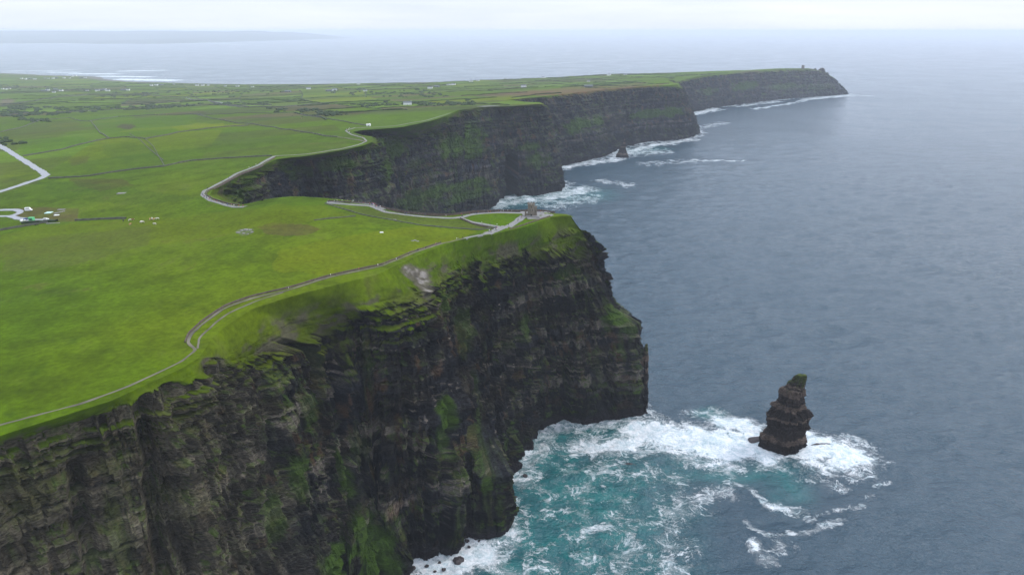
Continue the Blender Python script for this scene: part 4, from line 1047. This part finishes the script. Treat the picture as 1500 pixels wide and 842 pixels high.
for xx, zz in ((-.9, 4.6), (.9, 4.6), (0, 6.9)):
    bm = bmesh.new(); yy = -math.sqrt(max(2.68**2-xx*xx, 0)); bx(bm, xx-.18, xx+.18, yy-.06, yy+.4, zz, zz+1.3); obj_bm('window', bm, M_TOWERD, tw)
bm = bmesh.new()
for i, (w, d_, h) in enumerate(((6.4,5.2,.35),(5.7,4.6,.6),(5.0,4.0,.85))): bx(bm, -w+1, w, -d_, d_-1, -1.2, h)
obj_bm('stepped_base', bm, M_PATH, tw)
g = ground([(1176,100.5)])[0]; gz = float(Hgt(g[0], g[1]))
tw = empty('ruined_tower', (g[0], g[1], gz-1)); tag(tw, 'tiny square ruined watchtower on top of the farthest headland', 'tower')
bm = bmesh.new(); bx(bm, -5.5, 5.5, -5.5, 5.5, -2, 14); obj_bm('wall', bm, M_TOWER, tw)
bm = bmesh.new(); bx(bm, -5.7, -1, -5.7, 5.7, 14, 17); bx(bm, 2, 5.7, -5.7, 5.7, 14, 16); obj_bm('broken_parapet', bm, M_TOWER, tw)
bm = bmesh.new(); bx(bm, -.9, .9, -5.6, -5.2, 5, 8); obj_bm('window', bm, M_TOWERD, tw)

# ------------------------------------------------------------------ buildings
def copy_tree(o, parent=None):
    c = o.copy(); COL.objects.link(c); c.parent = parent
    for ch in list(o.children): copy_tree(ch, c)
    return c
def make_house(w, d, h, rh_, wallm, name='cottage', annex=False):
    root = empty(name, (0, 0, 0))
    bm = bmesh.new(); x, y = w/2, d/2
    v = [bm.verts.new(p) for p in ((-x,-y,-1.5),(x,-y,-1.5),(x,y,-1.5),(-x,y,-1.5),(-x,-y,h),(x,-y,h),(x,y,h),(-x,y,h),(-x,0,h+rh_),(x,0,h+rh_))]
    for f in ((0,1,5,4),(2,3,7,6),(1,2,6,9,5),(3,0,4,8,7),(0,3,2,1)): bm.faces.new([v[i] for i in f])
    wo = obj_bm('wall', bm, wallm, root)
    bm = bmesh.new(); o_ = .35; t = .22
    for sgn in (-1, 1):
        a = [(-x-o_, sgn*(y+o_), h-o_*rh_/y), (x+o_, sgn*(y+o_), h-o_*rh_/y), (x+o_, 0, h+rh_), (-x-o_, 0, h+rh_)]
        lo = [bm.verts.new((p[0], p[1], p[2]+.03)) for p in a]; hi = [bm.verts.new((p[0], p[1], p[2]+t)) for p in a]
        bm.faces.new(lo); bm.faces.new(hi)
        for i in range(4): bm.faces.new((lo[i], lo[(i+1) % 4], hi[(i+1) % 4], hi[i]))
    rf = obj_bm('roof', bm, M_SLATE, root)
    bm = bmesh.new(); bx(bm, x-1.4, x-.5, -.4, .4, h+rh_*.5, h+rh_+1.0); obj_bm('chimney', bm, wallm, rf)
    bm = bmesh.new(); bx(bm, -.55, .55, -y-.05, -y+.1, -.2, 2.1); obj_bm('door', bm, M_DARK, root)
    for xx in (-w*.3, w*.3):
        bm = bmesh.new(); bx(bm, xx-.6, xx+.6, -y-.04, -y+.1, 1.0, 2.2); obj_bm('window', bm, M_DARK, root)
    return root
protos = [make_house(15, 7.5, 3.4, 2.8, M_WHITE), make_house(20, 8.5, 5.6, 3.2, M_WHITE, 'farmhouse'), make_house(26, 12, 4.5, 2.4, M_SLATE, 'barn'), make_house(14, 8, 4.0, 3.0, M_CREAM)]
used_p = [False]*4
HS = [  # px, py, kind, area
 (4,131,0,'A'),(9,131.5,0,'A'),(14,131,3,'A'),(32,116,1,'B'),(38,116.5,1,'B'),(43,116,2,'B'),(51,116.5,1,'B'),(66,115,3,'B'),(71,115.5,0,'B'),(78,115.5,1,'B'),(82,114.5,2,'B'),(94,115,1,'B'),(102,115,0,'B'),
 (106,112.5,1,'C'),(111,112,1,'C'),(119,114.5,2,'C'),(125,114.5,1,'C'),(65,134,2,'D'),(70,133,1,'D'),(82,132,2,'D'),(90,134,1,'D'),(79,136,0,'D'),(128,134,3,'E'),(143,134,1,'E'),(149,133,2,'E'),(154,132.5,1,'E'),(158,134,1,'E'),
 (181,133,2,'F'),(187,133,1,'F'),(222,126,1,'G'),(229,125.5,1,'G'),(234,125,2,'G'),(238,125,0,'G'),(255,124.5,3,'G'),(289,126,1,'G'),(297,126,1,'G'),(305,125.5,0,'G'),(525,124,1,'H'),(452,131,1,'I'),(490,133,1,'I'),(535,134,0,'I'),(482,134,2,'I'),
 (597,154,1,'J'),(630,130,1,'K'),(657,125,0,'K'),(664,125,1,'K'),(690,120,1,'K'),(640,128,2,'K'),(730,116,1,'L'),(740,116.5,0,'L'),(796,115,1,'L'),(862,128,2,'M'),(767,128,1,'M'),(422,135,2,'I'),(892,111,1,'L'),(916,110.5,0,'L'),(862,120,3,'M'),(700,119,0,'K'),(330,127,0,'G'),(348,127.5,1,'G'),(370,128,0,'G')]
AREA = {'A':'at the left edge of the photo','B':'in the row near the far left shore','C':'closest to the surf on the far left','D':'in the dark cluster left of the farmyard','E':'in the bright farmyard group on the left',
        'F':'standing alone right of the farmyard group','G':'along the shore road near the bay','H':'on the skyline of the middle shore','I':'in the middle fields before the bay','J':'by itself in the scrub above the second bay',
        'K':'in the scattered hamlet in the centre distance','L':'near the skyline above the far cliffs','M':'beside the brown bog'}
KD = ['low white cottage','tall white farmhouse','long grey barn','cream cottage']; CT = ['cottage','house','barn','cottage']
gp = ground([h[:2] for h in HS]); gz = Hgt(gp[:, 0], gp[:, 1]); rr = random.Random(4)
for (px, py, k, ar), (x, y), z in zip(HS, gp, gz):
    o = protos[k] if not used_p[k] else copy_tree(protos[k]); used_p[k] = True
    o.location = (x, y, z); o.rotation_euler = (0, 0, rr.uniform(-.6, .6))
    tag(o, KD[k]+' '+AREA[ar], CT[k], KD[k]+'s '+AREA[ar])
# hut at the cliff notch
g = ground([(540,184.8)])[0]
root = make_house(6, 4, 2.3, .8, M_WHITE, 'hut'); root.location = (g[0], g[1], float(Hgt(*g))); tag(root, 'white roofed hut beside the path at the cliff notch', 'hut')
for ch in root.children:
    if ch.name.startswith('roof'): ch.data.materials[0] = M_WHITE
# vehicles and kiosks at the car park
def at_ground(px, py, dz=0.3): g_ = ground([(px, py)])[0]; return (g_[0], g_[1], float(Hgt(*g_))+dz)
def make_van(mat, L_=5.2, Wd=2.0, Ht=2.3, nm='van', low=False):
    root = empty(nm, (0, 0, 0)); bm = bmesh.new()
    pr = [(-L_/2,.35),(L_/2,.35),(L_/2,.95 if low else 1.1),(L_/2-.9,1.05 if low else 1.3),(L_/2-1.5,Ht),(-L_/2+(.5 if low else .1),Ht),(-L_/2,1.0)]
    a = [bm.verts.new((x, -Wd/2, z)) for x, z in pr]; b = [bm.verts.new((x, Wd/2, z)) for x, z in pr]; bm.faces.new(a); bm.faces.new(b[::-1])
    for i in range(len(pr)): j = (i+1) % len(pr); bm.faces.new((a[i], b[i], b[j], a[j]))
    bmesh.ops.bevel(bm, geom=bm.edges[:], offset=.07, segments=2, affect='EDGES'); obj_bm('body', bm, mat, root)
    bm = bmesh.new(); z0 = Ht-.75; bx(bm, -L_/2+1.0, L_/2-1.7, -Wd/2-.015, Wd/2+.015, z0, Ht-.2); obj_bm('window', bm, M_DARK, root)
    for xx in (-L_/2+.9, L_/2-.9):
        for yy in (-Wd/2+.02, Wd/2-.22):
            bm = bmesh.new(); r_ = bmesh.ops.create_cone(bm, cap_ends=True, segments=16, radius1=.34, radius2=.34, depth=.22)
            for v in r_['verts']: v.co = (v.co.x+xx, v.co.z+yy+.1, v.co.y+.34)
            obj_bm('wheel', bm, M_TYRE, root)
    return root
o = make_van(M_WHITE, 5.4, 2.1, 2.9); o.location = at_ground(42.5, 309.5, .38); o.rotation_euler.z = .15; tag(o, 'white van parked at the top of the car park loop', 'van')
o = make_van(M_WHITE, 4.3, 1.8, 1.45, 'parked_car', True); o.location = at_ground(67.5, 323, .4); o.rotation_euler.z = .2; tag(o, 'white car parked at the end of the car park road', 'car')
o = make_van(simple('blue_paint', (.05,.09,.2), .4), 4.2, 1.75, 1.45, 'parked_car', True); o.location = at_ground(39, 322.5, .4); o.rotation_euler.z = 1.2; tag(o, 'dark blue car left of the green kiosk', 'car')
o = make_van(M_WHITE, 4.2, 1.75, 1.5, 'parked_car', True); o.location = at_ground(34, 325, .4); o.rotation_euler.z = 1.4; tag(o, 'small white car at the left corner of the car park', 'car')
root = empty('kiosk', at_ground(47, 324, .3)); tag(root, 'bright green kiosk beside the car park road', 'kiosk')
bm = bmesh.new(); bx(bm, -1.7, 1.7, -1.3, 1.3, -.5, 2.6); obj_bm('wall', bm, M_GREENP, root)
bm = bmesh.new(); bx(bm, -1.9, 1.9, -1.5, 1.5, 2.6, 2.8); obj_bm('roof', bm, M_GREENP, root)
bm = bmesh.new(); bx(bm, -1.0, 1.0, -1.33, -1.2, 1.0, 2.0); obj_bm('hatch', bm, M_DARK, root)
def slab(px, py, w, d, label, mat=M_PATH, rz=.1, h=.5):
    bm = bmesh.new(); bx(bm, -w/2, w/2, -d/2, d/2, -.8, h); bmesh.ops.bevel(bm, geom=bm.edges[:], offset=.1, segments=1, affect='EDGES')
    o = obj_bm('concrete_slab', bm, mat); o.location = at_ground(px, py, 0); o.rotation_euler.z = rz; tag(o, label, 'slab')
M_TEALP = simple('pale_green_sheeting', (.42, .60, .55), .6)
slab(71.5, 312, 5.0, 5.0, 'pale green covered tank in the brown works compound', M_TEALP); slab(90, 307.5, 5.5, 3, 'pale slab at the top of the works compound'); slab(83, 315.5, 3.6, 2.2, 'small white slab low in the works compound', M_WHITE)
slab(87, 311.5, 1.6, 9, 'narrow pale strip of concrete in the works compound', M_PATH, -.5); slab(578, 322.7, 2.6, 1.2, 'grey water trough on the slope below the paved path', M_PATH, .1, .7)
slab(559, 341, 2.4, 1.2, 'white stone lying alone in the yellow green field', M_WHITE, .3, .6); slab(178, 283.5, 7, 5, 'pale puddled slab in the field above the cattle', M_PATH)
slab(78, 327.4, 10, 1.2, 'long pale slab in front of the hedge bank', M_PATH)
# stones in the field
def field_stone(px, py, r, label, group, sd):
    bm = bmesh.new(); bmesh.ops.create_icosphere(bm, subdivisions=2, radius=r); q = random.Random(sd)
    for v in bm.verts: k = 1+q.uniform(-.2, .2); v.co = (v.co.x*k*1.3, v.co.y*k, v.co.z*k*.6)
    o = obj_bm('field_stone', bm, M_PATH); o.location = at_ground(px, py, 0); tag(o, label, 'stone', group)
for i, (a, b, r) in enumerate([(349,341,1.2),(354,338,1.0),(360,337,1.4),(366,337,1.1),(369,340,.8),(357,342,.9),(363,343,.7)]): field_stone(a, b, r, 'grey stone in the rocky patch left of the brown hollow', 'stones in the rocky field patch', i)
for i, (a, b, r) in enumerate([(604,353,.8),(608,352.5,1.0),(612,353.5,.7)]): field_stone(a, b, r, 'grey stone in the yellow field near the trail', 'stones in the yellow field', 20+i)

# ------------------------------------------------------------------ animals and people (skin-grown bodies)
def skin_mesh(name, verts, edges, radii, mats, pick, sub=1):
    me = bpy.data.meshes.new(name); me.from_pydata(verts, edges, []); o = bpy.data.objects.new(name, me); COL.objects.link(o)
    sk = o.modifiers.new('s', 'SKIN'); me.skin_vertices[0].data
    for i, r in enumerate(radii): me.skin_vertices[0].data[i].radius = r if isinstance(r, tuple) else (r, r)
    me.skin_vertices[0].data[0].use_root = True
    o.modifiers.new('u', 'SUBSURF').levels = sub
    dg = bpy.context.evaluated_depsgraph_get(); m2 = bpy.data.meshes.new_from_object(o.evaluated_get(dg))
    bpy.data.objects.remove(o); bpy.data.meshes.remove(me)
    m2.name = name; m2.materials.clear()
    for m in mats: m2.materials.append(m)
    for p_ in m2.polygons: p_.material_index = pick(p_.center); p_.use_smooth = True
    return m2
def person_mesh(jm, tm, hm, stride=.12):
    V = [(0,0,.95),(0,0,1.15),(0,0,1.40),(0,0,1.50),(0,.01,1.60),(0,.02,1.74),(.19,0,1.40),(.25,.03,1.13),(.24,.12,.90),(-.19,0,1.40),(-.25,.02,1.13),(-.24,.10,.90),
         (.10,0,.90),(.11,stride,.50),(.11,stride*.6,.08),(.11,stride*.6+.14,.04),(-.10,0,.90),(-.11,-stride*.3,.50),(-.11,-stride*1.4,.08),(-.11,-stride*1.4+.14,.04)]
    E = [(0,1),(1,2),(2,3),(3,4),(4,5),(2,6),(6,7),(7,8),(2,9),(9,10),(10,11),(0,12),(12,13),(13,14),(14,15),(0,16),(16,17),(17,18),(18,19)]
    Rr = [(.16,.12),(.16,.12),(.17,.12),.06,(.09,.10),(.08,.09),.075,.055,.045,.075,.055,.045,.10,.075,.05,.045,.10,.075,.05,.045]
    def pick(c):
        if c.z > 1.68 or (c.z > 1.56 and c.y < -.02): return 3
        if c.z > 1.50: return 2
        if c.z > .92 or abs(c.x) > .2: return 0 if c.z > .94 else 2
        return 1
    return skin_mesh('person', V, E, Rr, [jm, tm, M_SKIN, hm], pick)
M_SKIN = simple('skin', (.42,.27,.20), .7, .03); M_HAIR = simple('hair', (.04,.025,.015), .8, .1); M_TR = simple('dark_trousers', (.03,.035,.05), .9, .1); M_TR2 = simple('beige_trousers', (.20,.17,.12), .9, .1)
JK = [('red', (.45,.04,.03)), ('dark blue', (.02,.03,.09)), ('black', (.018,.018,.02)), ('white', (.75,.75,.75)), ('bright blue', (.04,.13,.42)), ('grey', (.16,.16,.17)), ('pink', (.50,.12,.18)), ('green', (.05,.14,.06))]
PM = [person_mesh(simple('jacket_'+n_.replace(' ', '_'), c_, .8, .05), M_TR if i % 3 else M_TR2, M_HAIR, .10+.03*(i % 3)) for i, (n_, c_) in enumerate(JK)]
def crowd(poly, k, where, w=1.4, seed=0, wts=(2,3,5,2,1,3,1,1)):
    q = random.Random(seed); P = resample(ground(poly), .5); T = np.gradient(P, axis=0); T /= np.linalg.norm(T, axis=1)[:, None]
    for _ in range(k):
        i = q.randrange(len(P)); off = q.uniform(-w, w); x = P[i][0]+T[i][1]*off; y = P[i][1]-T[i][0]*off
        c = q.choices(range(8), wts)[0]; o = bpy.data.objects.new('person', PM[c]); COL.objects.link(o)
        o.location = (x, y, float(Hgt(x, y))+.40); o.rotation_euler.z = math.atan2(T[i][1], T[i][0])+q.choice((-1, 1))*math.pi/2+q.uniform(-.5, .5)
        s_ = q.uniform(.95, 1.06); o.scale = (s_,)*3
        tag(o, 'person in a '+JK[c][0]+' jacket '+where, 'person', 'people '+where+', '+JK[c][0]+' jackets')
crowd([(479,297),(510,296.5),(545,300),(556,306)], 62, 'in the crowd where the paved path begins', 2.2, 1)
crowd([(564,310),(609,316),(663,319)], 18, 'walking the paved path below the far cliffs', 1.6, 2)
crowd([(673,318),(695,313.5),(727,311.5),(765,311.5)], 26, 'by the terrace wall left of the tower', 2.0, 3)
crowd([(784,313),(808,313.5)], 13, 'on the terrace right of the tower', 3.2, 4)
crowd([(736,333),(724,339),(713,343)], 9, 'at the paved path junction', 2.2, 5)
crowd([(744,333),(757,325),(767,317)], 4, 'on the path between two lawns', 1.5, 6)
crowd([(716,342.5),(681,349.5),(647,357),(600,373),(560,390)], 15, 'on the trail above the grassy slope', .8, 7)
crowd([(560,390),(480,407),(420,426),(370,437),(330,451)], 5, 'on the dirt trail above the near cliff', .6, 8, (1,1,2,3,0,1,0,0))
crowd([(296,286),(308,294),(327,300),(345,303.5),(360,303)], 34, 'on the path round the bay head', 1.6, 9)
crowd([(402,229),(378,242.5),(346,255),(323,268),(299,280)], 9, 'on the path climbing beside the bay', 1.4, 10)
crowd([(526,212),(537,207),(532,202),(515,197.5),(506,192),(520,187.5)], 20, 'on the path round the cliff notch', 1.2, 11)
crowd([(673,319),(692,326),(732,333)], 3, 'on the curved path below the lawn', 1.0, 12)

def cow_mesh(mat, mat2, head=.0):
    V = [(-.85,0,1.15),(-.3,0,1.12),(.35,0,1.12),(.75,0,1.18),(1.05,0,1.30+head*.3),(1.35,0,1.42+head),(1.72,0,1.28+head),(-1.0,0,1.05),(-1.08,0,.6),
         (-.8,.25,.95),(-.9,.25,.55),(-.8,.25,.06),(-.8,-.25,.95),(-.9,-.25,.55),(-.8,-.25,.06),(.62,.22,.95),(.60,.22,.52),(.62,.22,.06),(.62,-.22,.95),(.60,-.22,.52),(.62,-.22,.06),(1.32,.2,1.52+head),(1.32,-.2,1.52+head)]
    E = [(0,1),(1,2),(2,3),(3,4),(4,5),(5,6),(0,7),(7,8),(0,9),(9,10),(10,11),(0,12),(12,13),(13,14),(3,15),(15,16),(16,17),(3,18),(18,19),(19,20),(5,21),(5,22)]
    Rr = [(.34,.34),(.38,.40),(.38,.40),(.33,.36),(.20,.24),(.16,.17),(.10,.10),.06,.04,.20,.10,.07,.20,.10,.07,.16,.09,.07,.16,.09,.07,.04,.04]
    def pick(c): return 1 if (c.z < .35 or c.x > 1.55) else 0
    return skin_mesh('cow', V, E, Rr, [mat, mat2], pick)
CW = {'white': cow_mesh(M_CREAM, M_CREAM, -.5), 'brown': cow_mesh(simple('brown_hide', (.20,.09,.04), .9), M_CREAM), 'black': cow_mesh(simple('black_hide', (.012,.012,.012), .8), M_TYRE, -.4), 'tan': cow_mesh(simple('tan_hide', (.38,.22,.11), .9), M_CREAM, -.6)}
CP_ = [(181,324.6,'black'),(190.6,323.8,'white'),(194.6,323.2,'brown'),(191,330,'tan'),(207,326.5,'white'),(209,326.8,'white'),(220,322.4,'tan'),(223,321.6,'white'),(226,322.6,'tan'),(227,329.5,'white'),(231,321.8,'white'),
       (228,168.2,'tan'),(233,168.5,'brown'),(239,168.0,'tan'),(244,168.3,'brown'),(130,163,'white'),(428,170.5,'black'),(443,172,'black'),(441,173.5,'brown'),(54,331,'black')]
for i, (a, b, c) in enumerate(CP_):
    o = bpy.data.objects.new('cow', CW[c]); COL.objects.link(o); o.location = at_ground(a, b, 0.02); o.rotation_euler.z = random.Random(i).uniform(0, 6.28); o.scale = (1.15,)*3
    wh = 'grazing in the field right of the car park' if i < 11 else 'in the pale field beyond the round mound' if i < 15 else 'alone in the scrub inland' if i == 15 else 'in the wide field behind the bay' if i < 19 else 'near the car park wall'
    tag(o, c+' cow '+wh, 'cow', c+' cattle '+wh)
#OBJ_END

# ------------------------------------------------------------------ haze
def haze():
    bm = bmesh.new(); bx(bm, -125000, 125000, -3000, 125000, -12, 352)
    m = bpy.data.materials.new('haze_air'); m.use_nodes = True; n = m.node_tree.nodes; l = m.node_tree.links
    for k in list(n): n.remove(k)
    o_ = n.new('ShaderNodeOutputMaterial'); v = n.new('ShaderNodeVolumePrincipled')
    v.inputs['Color'].default_value = (.85, .915, 1.0, 1); v.inputs['Density'].default_value = HAZE_DENSITY; v.inputs['Anisotropy'].default_value = 0.0
    l.new(v.outputs[0], o_.inputs['Volume'])
    o = obj_bm('haze', bm, m); tag(o, kind='stuff')
haze()
